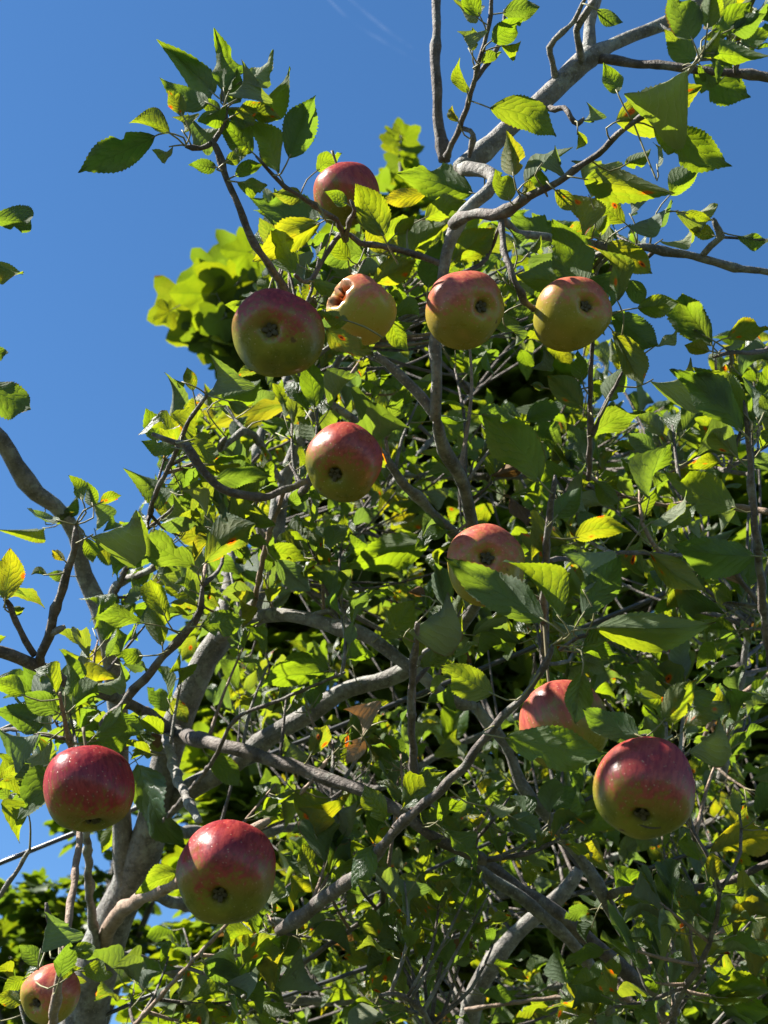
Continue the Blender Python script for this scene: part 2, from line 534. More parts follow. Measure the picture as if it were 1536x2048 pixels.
BSPEC = [
 ('branch', G, [(255,1790,1.97,40),(240,1620,1.95,40),(236,1450,1.93,40),(225,1330,1.92,38),(213,1265,1.9,38),(198,1215,1.9,36),(170,1150,1.9,33),(150,1070,1.88,32),(110,1012,1.86,32),(75,985,1.84,32),(30,930,1.82,33),(0,880,1.8,33),(-70,790,1.75,34),(-150,600,1.6,26),(-180,380,1.5,20)]),
 ('branch', G, [(310,1640,1.96,44),(365,1590,1.95,42),(430,1550,1.93,40),(520,1490,1.91,38),(600,1435,1.9,37),(700,1380,1.88,35),(770,1357,1.86,32),(830,1330,1.84,30),(900,1275,1.8,28),(960,1180,1.74,26),(935,1000,1.65,26),(890,900,1.58,25),(872,838,1.52,24)]),
 ('branch', G, [(872,838,1.52,24),(872,800,1.51,24),(872,740,1.5,23),(871,690,1.5,22),(880,600,1.5,22),(890,530,1.5,23),(903,472,1.5,24),(930,425,1.5,26),(975,385,1.5,28),(988,358,1.51,27),(968,342,1.53,26),(925,337,1.56,30)]),
 ('branch', G, [(918,340,1.56,34),(950,312,1.57,37),(1010,265,1.58,38),(1100,185,1.6,40),(1150,140,1.61,42),(1180,112,1.62,38),(1220,92,1.63,27),(1260,75,1.64,26),(1345,37,1.66,25),(1450,-30,1.68,24),(1560,-120,1.7,20)]),
 ('branch', G, [(1175,122,1.62,32),(1180,80,1.62,26),(1178,50,1.63,24),(1190,0,1.64,22),(1202,-80,1.66,20)]),
 ('branch', D, [(1190,118,1.62,20),(1260,125,1.6,18),(1330,132,1.58,16),(1420,142,1.56,17),(1500,150,1.55,18),(1570,156,1.54,18)]),
 ('branch', D, [(888,325,1.66,22),(884,290,1.66,24),(877,235,1.66,22),(872,160,1.66,20),(872,60,1.67,18),(874,0,1.68,18),(880,-150,1.7,16)]),
 ('branch', D, [(905,450,1.48,24),(930,432,1.45,22),(960,428,1.42,22),(1000,428,1.40,24),(1045,400,1.38,22),(1090,378,1.36,14),(1180,320,1.34,13),(1235,270,1.32,12),(1300,218,1.30,12),(1370,152,1.28,10),(1405,105,1.27,8)]),
 ('branch', G, [(748,710,1.52,16),(790,740,1.52,20),(830,780,1.52,20),(872,835,1.52,22)]),
 ('branch', G, [(655,800,1.6,14),(700,835,1.6,18),(740,875,1.61,18),(790,945,1.62,19),(850,1010,1.66,20),(930,1090,1.72,22)]),
 ('branch', G, [(1006,432,1.46,14),(1035,465,1.52,15),(1110,476,1.56,16),(1220,495,1.58,17),(1300,497,1.59,17),(1400,516,1.6,18),(1470,535,1.61,16),(1560,548,1.62,14)]),
 ('twig', G, [(1402,516,1.6,13),(1420,492,1.59,15),(1442,474,1.58,14),(1432,448,1.57,12),(1426,436,1.57,7)]),
 ('twig', D, [(1440,474,1.58,6),(1500,478,1.57,5),(1545,482,1.56,4)]),
 ('twig', D, [(1003,436,1.40,12),(1008,500,1.38,13),(1030,560,1.36,13),(1048,600,1.38,15),(1072,618,1.43,10),(1100,596,1.45,6)]),
 ('branch', D, [(640,800,1.90,18),(580,700,1.6,18),(600,640,1.46,18),(560,565,1.42,18),(545,540,1.38,16),(510,490,1.36,15),(480,420,1.35,14),(455,360,1.35,14),(437,308,1.35,13),(425,284,1.35,14)]),
 ('twig', D, [(425,284,1.35,13),(400,298,1.35,10),(372,292,1.34,9)]),
 ('twig', D, [(425,286,1.35,12),(438,266,1.35,11),(452,235,1.35,10),(448,200,1.35,7),(444,180,1.35,4)]),
 ('twig', D, [(690,480,1.48,12),(672,440,1.42,11),(640,420,1.40,10),(600,392,1.37,9),(570,374,1.36,8),(535,338,1.35,8),(512,312,1.34,6)]),
 ('twig', D, [(690,480,1.48,12),(700,440,1.42,11),(710,420,1.40,9),(700,400,1.40,6)]),
 ('twig', D, [(890,530,1.5,14),(800,500,1.5,13),(720,485,1.48,12),(680,470,1.47,11),(620,560,1.44,9),(590,550,1.40,8)]),
 ('branch', D, [(560,1000,1.92,16),(600,985,1.6,14),(617,962,1.42,13),(580,976,1.36,14),(530,993,1.33,16),(480,990,1.32,16),(425,965,1.31,17),(397,927,1.31,17),(372,892,1.31,16),(350,885,1.31,12),(305,868,1.31,12)]),
 ('twig', D, [(217,1215,1.88,12),(255,1130,1.75,12),(290,1060,1.66,11),(310,990,1.6,10),(340,930,1.56,10),(365,870,1.52,10),(385,830,1.5,9),(415,792,1.48,7)]),
 ('twig', G, [(215,1228,1.88,18),(224,1185,1.84,17),(250,1160,1.8,16),(300,1140,1.76,14),(335,1095,1.72,10)]),
 ('branch', D, [(205,1450,1.5,18),(250,1402,1.48,18),(330,1310,1.46,17),(390,1242,1.45,17),(402,1205,1.44,13),(405,1170,1.44,7)]),
 ('branch', D, [(345,1466,1.9,24),(300,1430,1.75,23),(220,1392,1.62,22),(140,1368,1.52,22),(75,1330,1.46,24),(0,1305,1.42,24),(-80,1280,1.4,24)]),
 ('twig', D, [(75,1330,1.46,20),(96,1275,1.43,19),(120,1190,1.41,18),(140,1130,1.40,15),(150,1085,1.39,14),(152,1050,1.39,8)]),
 ('twig', G, [(98,1270,1.43,16),(115,1260,1.42,15),(130,1252,1.42,12)]),
 ('twig', D, [(70,1312,1.46,14),(40,1262,1.45,13),(20,1212,1.44,12),(8,1200,1.43,8)]),
 ('branch', G, [(440,1270,1.9,34),(530,1232,1.8,28),(600,1235,1.75,28),(680,1255,1.72,29),(750,1282,1.70,28),(830,1342,1.68,24),(900,1400,1.68,22),(950,1410,1.69,22)]),
 ('twig', G, [(600,1238,1.75,14),(660,1222,1.73,12),(712,1206,1.72,9)]),
 ('branch', D, [(345,1470,1.92,32),(385,1476,1.78,30),(440,1490,1.7,28),(520,1512,1.66,27),(620,1545,1.62,26),(720,1580,1.58,25),(800,1622,1.56,22),(860,1670,1.56,20),(970,1722,1.62,30)]),
 ('branch', G, [(333,1470,1.9,20),(338,1490,1.7,20),(350,1545,1.56,20),(375,1600,1.46,18),(397,1642,1.42,15)]),
 ('branch', T, [(100,2160,1.6,22),(104,2060,1.36,20),(120,1950,1.30,18),(135,1850,1.33,16),(150,1750,1.38,14),(160,1660,1.42,13),(165,1580,1.47,12),(140,1490,1.4,11),(125,1420,1.36,9),(120,1385,1.35,6)]),
 ('branch', G, [(195,1900,1.98,18),(180,1800,1.9,17),(176,1700,1.8,16),(172,1640,1.7,14),(180,1560,1.6,10)]),
 ('branch', T, [(205,1885,2.0,34),(235,1830,1.9,30),(280,1798,1.8,27),(330,1776,1.72,26),(370,1752,1.66,25),(450,1690,1.6,22),(540,1640,1.58,18)]),
 ('branch', D, [(745,1720,1.4,22),(800,1650,1.33,20),(870,1590,1.29,18),(930,1530,1.26,18),(990,1450,1.24,16),(1050,1390,1.23,14),(1090,1330,1.22,13),(1105,1290,1.22,9)]),
 ('branch', D, [(560,1860,1.6,24),(600,1835,1.55,30),(650,1795,1.5,30),(700,1760,1.45,24),(745,1722,1.4,22)]),
 ('twig', D, [(836,1245,1.46,10),(830,1300,1.48,14),(824,1360,1.5,15),(822,1430,1.52,15),(828,1530,1.56,16),(835,1640,1.57,14)]),
 ('branch', D, [(1090,1330,1.5,16),(1088,1200,1.36,15),(1092,1110,1.32,14),(1098,1040,1.30,14),(1106,985,1.29,12),(1110,950,1.29,7)]),
 ('branch', G, [(950,1410,1.7,22),(1010,1490,1.7,22),(1040,1560,1.7,23),(1090,1630,1.7,23),(1150,1700,1.71,24),(1200,1780,1.72,25),(1240,1850,1.73,25),(1300,1960,1.75,26),(1350,2080,1.78,28),(1380,2200,1.8,30)]),
 ('branch', D, [(970,1722,1.82,24),(1040,1782,1.83,30),(1120,1832,1.84,30),(1190,1890,1.85,30),(1260,1952,1.86,31),(1340,2060,1.88,38),(1390,2180,1.9,38)]),
 ('branch', G, [(940,1720,1.78,18),(990,1760,1.78,24),(1060,1810,1.78,24),(1130,1872,1.78,24),(1200,1965,1.8,24),(1230,2080,1.82,24)]),
 ('branch', G, [(1160,1740,2.05,22),(1130,1782,2.05,30),(1050,1850,2.05,33),(990,1920,2.05,36),(950,1990,2.06,40),(930,2070,2.08,44),(900,2200,2.1,48)]),
 ('branch', D, [(1215,1790,1.72,16),(1290,1772,1.66,15),(1370,1776,1.64,15),(1450,1765,1.62,14),(1545,1722,1.6,12)]),
 ('branch', D, [(1560,1420,1.42,18),(1532,1260,1.36,17),(1516,1100,1.32,16),(1505,1000,1.30,15),(1500,920,1.29,13),(1494,850,1.28,10),(1488,800,1.28,6)]),
 ('twig', D, [(1178,960,1.5,12),(1180,860,1.46,11),(1181,760,1.44,10),(1184,700,1.43,9),(1190,650,1.43,6)]),
 ('twig', D, [(1184,870,1.46,10),(1205,820,1.46,9),(1232,770,1.46,7),(1250,735,1.46,4)]),
 ('twig', D, [(1505,950,1.5,9),(1425,930,1.6,8),(1418,870,1.62,8),(1416,820,1.62,5)]),
 ('twig', T, [(1540,1025,1.5,14),(1500,1018,1.52,14),(1440,1010,1.54,13),(1400,1000,1.55,10),(1330,1010,1.56,8),(1240,990,1.56,7)]),
 ('twig', D, [(1545,1235,1.6,12),(1500,1185,1.6,11),(1435,1108,1.58,9),(1350,1110,1.5,8),(1250,1105,1.44,9),(1150,1115,1.38,10),(1098,1120,1.33,11)]),
 ('twig', D, [(1120,1300,1.3,8),(1170,1270,1.28,9),(1230,1285,1.3,6)]),
 ('twig', D, [(893,312,1.58,13),(918,258,1.55,12),(938,200,1.52,11),(958,125,1.5,10),(978,50,1.49,9),(984,-10,1.48,8),(990,-80,1.47,6)]),
 ('twig', D, [(918,256,1.55,9),(940,262,1.54,11),(946,280,1.54,12),(938,315,1.55,10)]),
 ('twig', D, [(950,160,1.51,12),(985,110,1.52,12),(1003,75,1.53,9),(1010,20,1.54,7)]),
 ('twig', G, [(1110,158,1.6,12),(1105,120,1.58,12),(1098,95,1.57,13),(1125,65,1.56,11),(1148,42,1.56,11),(1165,8,1.55,8),(1180,-20,1.55,6)]),
 ('twig', G, [(1165,120,1.6,16),(1158,90,1.58,14),(1152,62,1.57,15),(1170,30,1.56,14),(1192,-5,1.55,13)]),
 ('twig', D, [(1085,215,1.59,9),(1110,218,1.57,13),(1128,216,1.56,12),(1142,235,1.55,10),(1156,248,1.55,10),(1168,235,1.55,6)]),
 ('twig', G, [(1315,50,1.65,10),(1335,62,1.64,11),(1362,72,1.63,8)]),
 ('twig', D, [(880,560,1.5,9),(960,530,1.52,9),(985,490,1.53,8),(1000,450,1.5,7)]),
 ('twig', T, [(270,2050,1.7,10),(350,1960,1.64,9),(425,1880,1.6,8),(470,1830,1.58,6)]),
 ('twig', D, [(400,2060,1.8,12),(490,1992,1.78,12),(575,1945,1.76,11),(700,1860,1.74,10),(765,1805,1.72,8)]),
 ('twig', T, [(1400,1500,1.9,10),(1433,1428,1.9,11),(1523,1363,1.9,11),(1570,1320,1.9,11)]),
 ('branch', G, [(1440,1560,2.0,18),(1463,1438,2.0,18),(1483,1348,2.0,16),(1500,1250,2.0,13)]),
 ('twig', T, [(1300,1930,2.0,12),(1418,1878,2.0,12),(1503,1830,2.0,12),(1560,1800,2.0,11)]),
 ('twig', T, [(930,2020,2.0,9),(1050,2002,1.98,9),(1168,1988,1.96,8),(1240,1960,1.9,7)]),
 ('branch', T, [(1180,1930,1.85,14),(1248,1993,1.82,18),(1323,2045,1.8,20),(1380,2100,1.8,20)]),
 ('twig', G, [(430,1080,1.8,14),(447,1053,1.8,14),(485,1000,1.8,13),(500,950,1.8,10)]),
 ('twig', G, [(560,960,1.9,14),(500,865,1.7,14),(440,900,1.64,13),(452,875,1.6,10)]),
 ('twig', T, [(500,1250,1.85,11),(530,1100,1.7,11),(548,1040,1.62,10),(570,980,1.58,8)]),
 ('twig', D, [(320,1650,1.9,9),(420,1530,1.66,9),(470,1440,1.62,8),(560,1400,1.6,7),(690,1345,1.55,6)]),
 ('twig', T, [(690,1470,1.7,8),(640,1540,1.62,8),(600,1590,1.6,7)]),
 ('twig', G, [(60,1700,1.6,9),(0,1790,1.6,10),(-60,1850,1.6,12)]),
 ('twig', D, [(120,1880,1.33,12),(100,1840,1.32,12),(92,1805,1.32,9)]),
 ('twig', D, [(-100,1500,1.5,9),(10,1460,1.46,8),(90,1470,1.4,9),(132,1478,1.39,10)]),
 ('branch', D, [(-180,380,1.5,18),(-110,430,1.46,12),(-60,470,1.44,9),(-30,500,1.43,7)]),
 ('branch', D, [(-110,740,1.72,16),(-90,770,1.5,10),(-50,790,1.44,8),(-25,800,1.43,6)]),
 ('branch', D, [(1600,650,1.6,12),(1530,700,1.5,10),(1460,705,1.46,8),(1425,715,1.45,7)]),
 ('branch', D, [(1340,2060,1.75,18),(1360,1990,1.6,14),(1400,1930,1.55,11),(1430,1850,1.52,9),(1440,1780,1.5,7)]),
 ('branch', D, [(1390,1680,1.6,10),(1350,1560,1.46,11),(1300,1480,1.42,12),(1260,1470,1.40,8),(1210,1400,1.3,7)]),
 ('branch', D, [(880,2120,1.7,16),(850,2030,1.6,13),(800,1990,1.55,10),(760,1990,1.5,7)]),
 ('branch', G, [(400,1340,1.92,26),(600,1150,2.3,16),(800,950,2.6,12),(950,780,2.75,8)]),
 ('branch', G, [(300,1660,1.96,26),(600,1650,2.4,17),(900,1500,2.7,14),(1200,1350,2.8,12),(1450,1200,2.85,8)]),
 ('branch', G, [(255,1780,1.98,26),(600,1850,2.4,17),(950,1800,2.7,14),(1300,1690,2.8,12),(1520,1600,2.85,8)]),
 ('branch', G, [(205,1900,2.0,26),(600,2000,2.5,17),(1000,1985,2.7,14),(1470,1930,2.85,9)]),
 ('branch', G, [(440,1270,1.92,28),(480,1000,2.2,20),(560,780,2.4,16),(650,620,2.5,10)]),
 ('branch', G, [(800,950,2.6,16),(1050,950,2.7,14),(1300,900,2.8,10)]),
]
for nm, mt, spec in BSPEC:
    wmean = sum(s[3] for s in spec) / len(spec)
    add_branch(nm, spec, mt, 14 if wmean > 22 else 8, 0.13 if wmean > 22 else 0.19)
BRN = np.array([(b[0], b[1], b[2]) for b in BR])
BRW = np.array([tuple(b[3]) for b in BR])
BRR = np.array([b[4] for b in BR])

# ------------------------------------------------------------------ apples
CAMB = -FWD


def apple_profile():
    prof = [(0.0, 0.58), (0.05, 0.60), (0.13, 0.70), (0.25, 0.81), (0.40, 0.87), (0.58, 0.85), (0.76, 0.73), (0.90, 0.53), (0.98, 0.26), (1.0, 0.0),
            (0.97, -0.25), (0.89, -0.47), (0.76, -0.65), (0.60, -0.775), (0.45, -0.83), (0.33, -0.835), (0.24, -0.80), (0.16, -0.73), (0.08, -0.67), (0.0, -0.66)]
    pts, _ = catmull([Vector((a, b, 0)) for a, b in prof], [0] * len(prof), 0.055)
    pts[0].x = pts[-1].x = 0
    return pts


PROF = apple_profile()
APPLES = []


def make_apple(px, py, rpx, diam, cal, blush_dir, blush_off, ripe, label, squash=1.0, bite=None, seed=0):
    """cal: calyx pixel; blush_dir in camera frame (right, up, towards the viewer)."""
    rr = diam / 2
    d = F * rr / rpx
    centre = P(px, py, d)
    dx, dy = (cal[0] - px) / (0.68 * rpx), -(cal[1] - py) / (0.68 * rpx)
    q = math.hypot(dx, dy)
    if q > 0.98:
        dx, dy = dx / q * 0.98, dy / q * 0.98
        q = 0.98
    down = (RIGHT * dx + UP * dy + CAMB * math.sqrt(1 - q * q)).normalized()
    zax = -down
    xax = zax.orthogonal().normalized()
    yax = zax.cross(xax)
    M = Matrix((xax, yax, zax)).transposed()
    rs = random.Random(seed * 17 + 3)
    ph = [rs.uniform(0, 6.28) for _ in range(6)]
    NS = 56
    verts, faces, blush, flesh, basin, angs = [], [], [], [], [], []
    bd = (RIGHT * blush_dir[0] + UP * blush_dir[1] + CAMB * blush_dir[2]).normalized()
    dents = [(Vector((rs.gauss(0, 1), rs.gauss(0, 1), rs.gauss(0, .8))).normalized(), rs.uniform(0.12, 0.3), rs.uniform(0.015, 0.05)) for _ in range(6)]
    bt = None
    if bite:
        bt = (RIGHT * bite[0] + UP * bite[1] + CAMB * bite[2]).normalized()
    for i, p in enumerate(PROF):
        for s in range(NS):
            a = 2 * math.pi * s / NS
            lobes = 1 + 0.024 * math.cos(5 * a + ph[0]) * (0.4 + max(0, -p.y)) + 0.035 * math.cos(a + ph[1] + p.y) + 0.034 * math.cos(2 * a + ph[2] + 1.5 * p.y) + 0.016 * math.cos(3 * a + ph[5] - 2 * p.y)
            v = Vector((p.x * lobes * math.cos(a), p.x * lobes * math.sin(a), p.y * squash + 0.05 * p.x * math.cos(a + ph[3]) + 0.018 * math.cos(5 * a + ph[0]) * (p.x < 0.6) * p.x))
            vn = v.normalized() if v.length > 1e-5 else Vector((0, 0, 1))
            for dc, dw, dd_ in dents:
                v *= 1 - dd_ * math.exp(-((vn - dc).length / dw) ** 2)
            v *= rr * 1.015
            w = M @ v
            f = 0.0
            if bt is not None:
                u = w.normalized()
                ang = math.acos(max(-1, min(1, u.dot(bt)))) + 0.07 * math.sin(7 * u.x + 3 * u.z * 4) + 0.04 * math.sin(19 * u.y + 5 * u.x)
                f = max(0, 1 - ang / 0.92)
                if f > 0.45:
                    v *= 1 - min(0.36, (f - 0.45) * 1.9)
            verts.append(v)
            nrm = w.normalized()
            blush.append(0.5 + 0.55 * nrm.dot(bd) + blush_off)
            flesh.append(f)
            basin.append(max(0.0, 1 - p.x / 0.46) if p.y < -0.3 else max(0, 0.9 - p.x / 0.3))
            angs.append(a)
    for i in range(len(PROF) - 1):
        for s in range(NS):
            s2 = (s + 1) % NS
            faces.append((i * NS + s, (i + 1) * NS + s, (i + 1) * NS + s2, i * NS + s2))
    t = thing('apple', label, 'apple', centre, 'apples hanging on the apple tree')
    Mo = M.to_4x4()
    t.matrix_basis = Matrix.Translation(centre) @ Mo
    me = new_mesh('apple_skin', verts, faces, [M_APPLE])
    for nm, arr in (('blush', blush), ('flesh', flesh), ('basin', basin), ('ang', angs)):
        at = me.attributes.new(nm, 'FLOAT', 'POINT')
        at.data.foreach_set('value', arr)
    o = link('skin', me, t)
    o['ripeness'] = float(ripe)
    # calyx: five withered sepals in the basin
    cv, cf = [], []
    for s in range(5):
        a = 2 * math.pi * s / 5 + ph[4]
        ln = rr * rs.uniform(0.17, 0.26)
        zb = -0.70 * rr * squash
        c, sn = math.cos(a), math.sin(a)
        b0 = len(cv)
        wd = rr * 0.06
        lift = rs.uniform(0.03, 0.14) * rr
        for (x, y, z) in ((0.02 * rr, -wd, 0), (0.02 * rr, wd, 0), (ln * 0.6, wd * 0.8, -lift), (ln * 0.6, -wd * 0.8, -lift), (ln, 0, -lift * 0.5), (ln * 0.5, 0, -lift - 0.02 * rr)):
            cv.append(Vector((x * c - y * sn, x * sn + y * c, zb + z)))
        cf += [(b0, b0 + 1, b0 + 5), (b0, b0 + 5, b0 + 3), (b0 + 1, b0 + 2, b0 + 5), (b0 + 3, b0 + 5, b0 + 4), (b0 + 5, b0 + 2, b0 + 4)]
    st_v, st_f = tube_geo([Vector((0, 0, -0.62 * rr * squash)), Vector((0, 0, -0.70 * rr * squash)), Vector((0, 0, -0.76 * rr * squash))], [0.07 * rr, 0.06 * rr, 0.02 * rr], 7, len(cv))
    link('calyx', new_mesh('calyx', cv + st_v, cf + st_f, [M_CALYX]), t)
    APPLES.append((px, py, rpx, d, centre, rr, zax))
    # stalk to the nearest wood above it
    top = centre + zax * rr * 0.62
    best, bi = 9, -1
    for i, w in enumerate(BRW):
        w = Vector(w)
        q2 = (w - centre)
        dist = (w - (centre + zax * rr * 1.35)).length
        if q2.length > rr * 1.02 and q2.dot(zax) > rr * 0.6 and dist < best:
            best, bi = dist, i
    end = Vector(BRW[bi]) if bi >= 0 and best < 0.075 else centre + zax * rr * 1.5
    mid = centre + zax * rr * 1.15
    inv = (Matrix.Translation(centre) @ Mo).inverted()
    pp, rd = catmull([inv @ x for x in (top, mid, end)], [0.0014, 0.0013, 0.0018], 0.006)
    v, f = tube_geo(pp, rd, 7)
    link('stalk', new_mesh('stalk', v, f, [M_STEM]), t)
    return t


up = (0.0, 1, 0.15)
make_apple(695, 390, 67, 0.074, (712, 440), (0.1, 1, 0.1), 0.14, 0.8, 'red apple half hidden by leaves at the very top of the leafy crown', 0.95, seed=1)
make_apple(555, 670, 89, 0.080, (547, 668), (0.15, 1, -0.1), 0.0, 0.95, 'large dusky purplish apple in shade, calyx facing us, beside the damaged apple', 1.0, seed=2)
make_apple(724, 618, 66, 0.064, (757, 580), (0.0, 1, 0.3), -0.14, 0.0, 'pale yellow pink apple with torn open rotting flesh on its side', 1.05, bite=(-0.76, 0.44, 0.48), seed=3)
make_apple(930, 616, 78, 0.076, (955, 620), (-0.25, 1, 0.2), 0.02, 0.45, 'pink red and yellow apple hanging in front of the bare grey branch', 1.03, seed=4)
make_apple(1145, 629, 74, 0.074, (1163, 620), (0.15, 1, -0.1), -0.05, 0.4, 'mostly yellow green apple with thin red rim, against a dark leaf', 0.97, seed=5)
make_apple(687, 927, 77, 0.074, (674, 946), (0.45, 0.9, 0.1), 0.05, 0.75, 'red shouldered apple at the end of a curved black spur', 1.04, seed=6)
make_apple(972, 1128, 80, 0.076, (970, 1116), (-0.1, 1, 0.0), -0.03, 0.4, 'orange pink apple with a big serrated leaf lying across its lower half', 1.03, seed=7)
make_apple(1130, 1452, 88, 0.084, (1145, 1498), (-0.5, 0.9, 0.1), -0.10, 0.6, 'red and green apple mostly covered by dark leaves behind the bright apple', 1.04, seed=8)
make_apple(1288, 1576, 96, 0.077, (1274, 1612), (0.25, 1, 0.15), 0.06, 0.85, 'large red apple with a dark scratch below its deep calyx', 1.0, seed=9)
make_apple(180, 1579, 91, 0.080, (193, 1630), (0.1, 1, 0.1), 0.18, 1.0, 'deep crimson apple seen from its side with calyx at the bottom edge', 0.95, seed=10)
make_apple(455, 1744, 98, 0.084, (448, 1768), (0.1, 1, 0.0), 0.04, 0.95, 'biggest red and green apple, below the end of a short grey spur', 1.0, seed=11)
make_apple(100, 1988, 57, 0.058, (84, 1992), (0.1, 1, 0.2), 0.0, 0.35, 'smallest pinkish apple behind an upright brown twig', 0.98, seed=12)
# the dark scratch on the large apple
from mathutils.bvhtree import BVHTree
sc_t = [o for o in COL.objects if o.get('label', '').startswith('large red apple with a dark scratch')][0]
sc_skin = [o for o in sc_t.children if o.name.startswith('skin')][0]
inv_ = sc_t.matrix_basis.inverted()
bvh = BVHTree.FromPolygons([v.co for v in sc_skin.data.vertices], [tuple(p.vertices) for p in sc_skin.data.polygons])
c0_ = inv_ @ CAM
pts_ = []
for x, y in ((1280, 1650), (1292, 1654), (1306, 1656), (1322, 1655)):
    hit = bvh.ray_cast(c0_, ((inv_ @ P(x, y, 1)) - c0_).normalized())
    if hit[0] is not None:
        pts_.append(hit[0])
if len(pts_) > 1:
    pp, rr = catmull(pts_, [0.0004, 0.0008, 0.0009, 0.0004][:len(pts_)], 0.002)
    v, f = tube_geo(pp, rr, 6)
    link('scratch', new_mesh('scratch', v, f, [M_CALYX]), sc_t)

# ------------------------------------------------------------------ leaf meshes


def leaf_variant(seed, nl, nw, arch, fold, wave, twist, curl, bites, serr, bend=0.0):
    """Blade along +x (0..1), width 1 at the widest, upper side +z. Returns verts, faces, uvs per vertex."""
    r = random.Random(seed)
    ph = r.uniform(0, 6.28)
    bt = [(r.uniform(0.25, 0.95), r.choice((-1, 1)), r.uniform(0.05, 0.11), r.uniform(0.25, 0.7)) for _ in range(bites)]
    V, U = [], []
    wob = r.uniform(-0.06, 0.06)
    asym = r.uniform(-0.14, 0.14)
    f1, f2, f3, f4 = r.uniform(5, 9), r.uniform(3, 6), r.uniform(0, 6), r.uniform(0, 6)
    droop = r.uniform(0.0, 0.22)
    for i in range(nl + 1):
        u = i / nl
        h = 0.5 * (math.sin(math.pi * min(1, u ** 0.93)) ** 0.78) * (1 - 0.06 * u)
        h *= 1 - 0.42 * max(0, (u - 0.62) / 0.38) ** 1.6
        if i == 0:
            h = 0.018
        if i == nl:
            h = 0.006
        for j in range(-nw, nw + 1):
            s = j / nw
            y = s * h * (1 + asym * (1 if s > 0 else -1))
            x = u
            if abs(j) == nw and 0 < i < nl:
                y *= 1 + serr * (1 if i % 2 else -1) + r.uniform(-0.03, 0.03)
                x += serr * 0.12 * (1 if i % 2 else -1)
            for (bu, bs, bw, bd) in bt:
                if s * bs > 0 and abs(u - bu) < bw:
                    lim = h * (1 - bd * math.cos((u - bu) / bw * math.pi / 2))
                    y = math.copysign(min(abs(y), lim * abs(s) if abs(j) == nw else lim), y)
            ay = abs(s)
            z = arch * 4 * u * (1 - u) * (0.9 + 0.3 * u)
            z += fold * ay * h
            z += wave * math.sin(u * 9 + ph + (1.9 if s > 0 else 0)) * ay * ay * min(1, 4 * u * (1 - u) + 0.2)
            z += 0.004 * math.sin((u * 6.5 - 1.0 * ay + wob * 8 + (0.4 if s > 0 else 0)) * 2 * math.pi) * ay * (1 - ay) * 4 + 0.012 * math.sin(u * 13 + s * 5 + ph * 3) * ay
            z += 0.022 * math.sin(f1 * u + f3) * math.sin(f2 * s + f4) + 0.012 * math.sin(17 * u + f4) * math.sin(5 * s + f3) - droop * max(0, u - 0.6) ** 2 * 2.5
            z += curl * ay ** 2 * h * (0.4 + u)
            an = twist * (u - 0.15)
            yy = y * math.cos(an) - z * math.sin(an) * 0.3
            zz = z + y * math.sin(an)
            yy += bend * 4 * u * (1 - u) + wob * math.sin(u * math.pi * 2) * 0.4
            V.append((x, yy, zz)); U.append((u, 0.5 + 0.5 * s))
    W = 2 * nw + 1
    Fc = []
    for i in range(nl):
        for j in range(W - 1):
            a = i * W + j
            Fc.append((a, a + W, a + W + 1, a + 1))
    return V, Fc, U


def mesh_with_uv(name, V, Fc, U, mats):
    me = new_mesh(name, V, Fc, mats)
    uvl = me.uv_layers.new(name='UVMap')
    li = np.empty(len(me.loops), dtype=np.int32)
    me.loops.foreach_get('vertex_index', li)
    uvl.data.foreach_set('uv', np.array(U, dtype=np.float32)[li].ravel())
    return me


VARS_HI, VARS_LO = [], []
vr = random.Random(4)
for kx in range(22):
    a = dict(arch=vr.uniform(0.03, 0.28), fold=vr.uniform(0.2, 0.9), wave=vr.uniform(0.03, 0.10), twist=vr.uniform(-0.9, 0.9),
             curl=vr.uniform(-0.9, 0.9), bites=vr.choice((0, 0, 1, 1, 2)), bend=vr.uniform(-0.05, 0.05))
    if kx < 6:      # rather flat blades
        a.update(fold=vr.uniform(0.08, 0.32), twist=vr.uniform(-0.3, 0.3), curl=vr.uniform(-0.35, 0.2), arch=vr.uniform(0.05, 0.2))
    if kx >= 18:    # badly curled
        a.update(fold=vr.uniform(0.8, 1.3), twist=vr.uniform(-1.2, 1.2), wave=0.09, curl=0.6, bites=2)
    VARS_HI.append(leaf_variant(kx, 40, 3, serr=0.036, **a))
    VARS_LO.append(leaf_variant(kx, 18, 2, serr=0.045, **a))
HI_MESH = [mesh_with_uv('apple_leaf_blade', *v, [M_LEAF]) for v in VARS_HI]
LO_NP = [(np.array(v[0]), np.array(v[1]), np.array(v[2])) for v in VARS_LO]

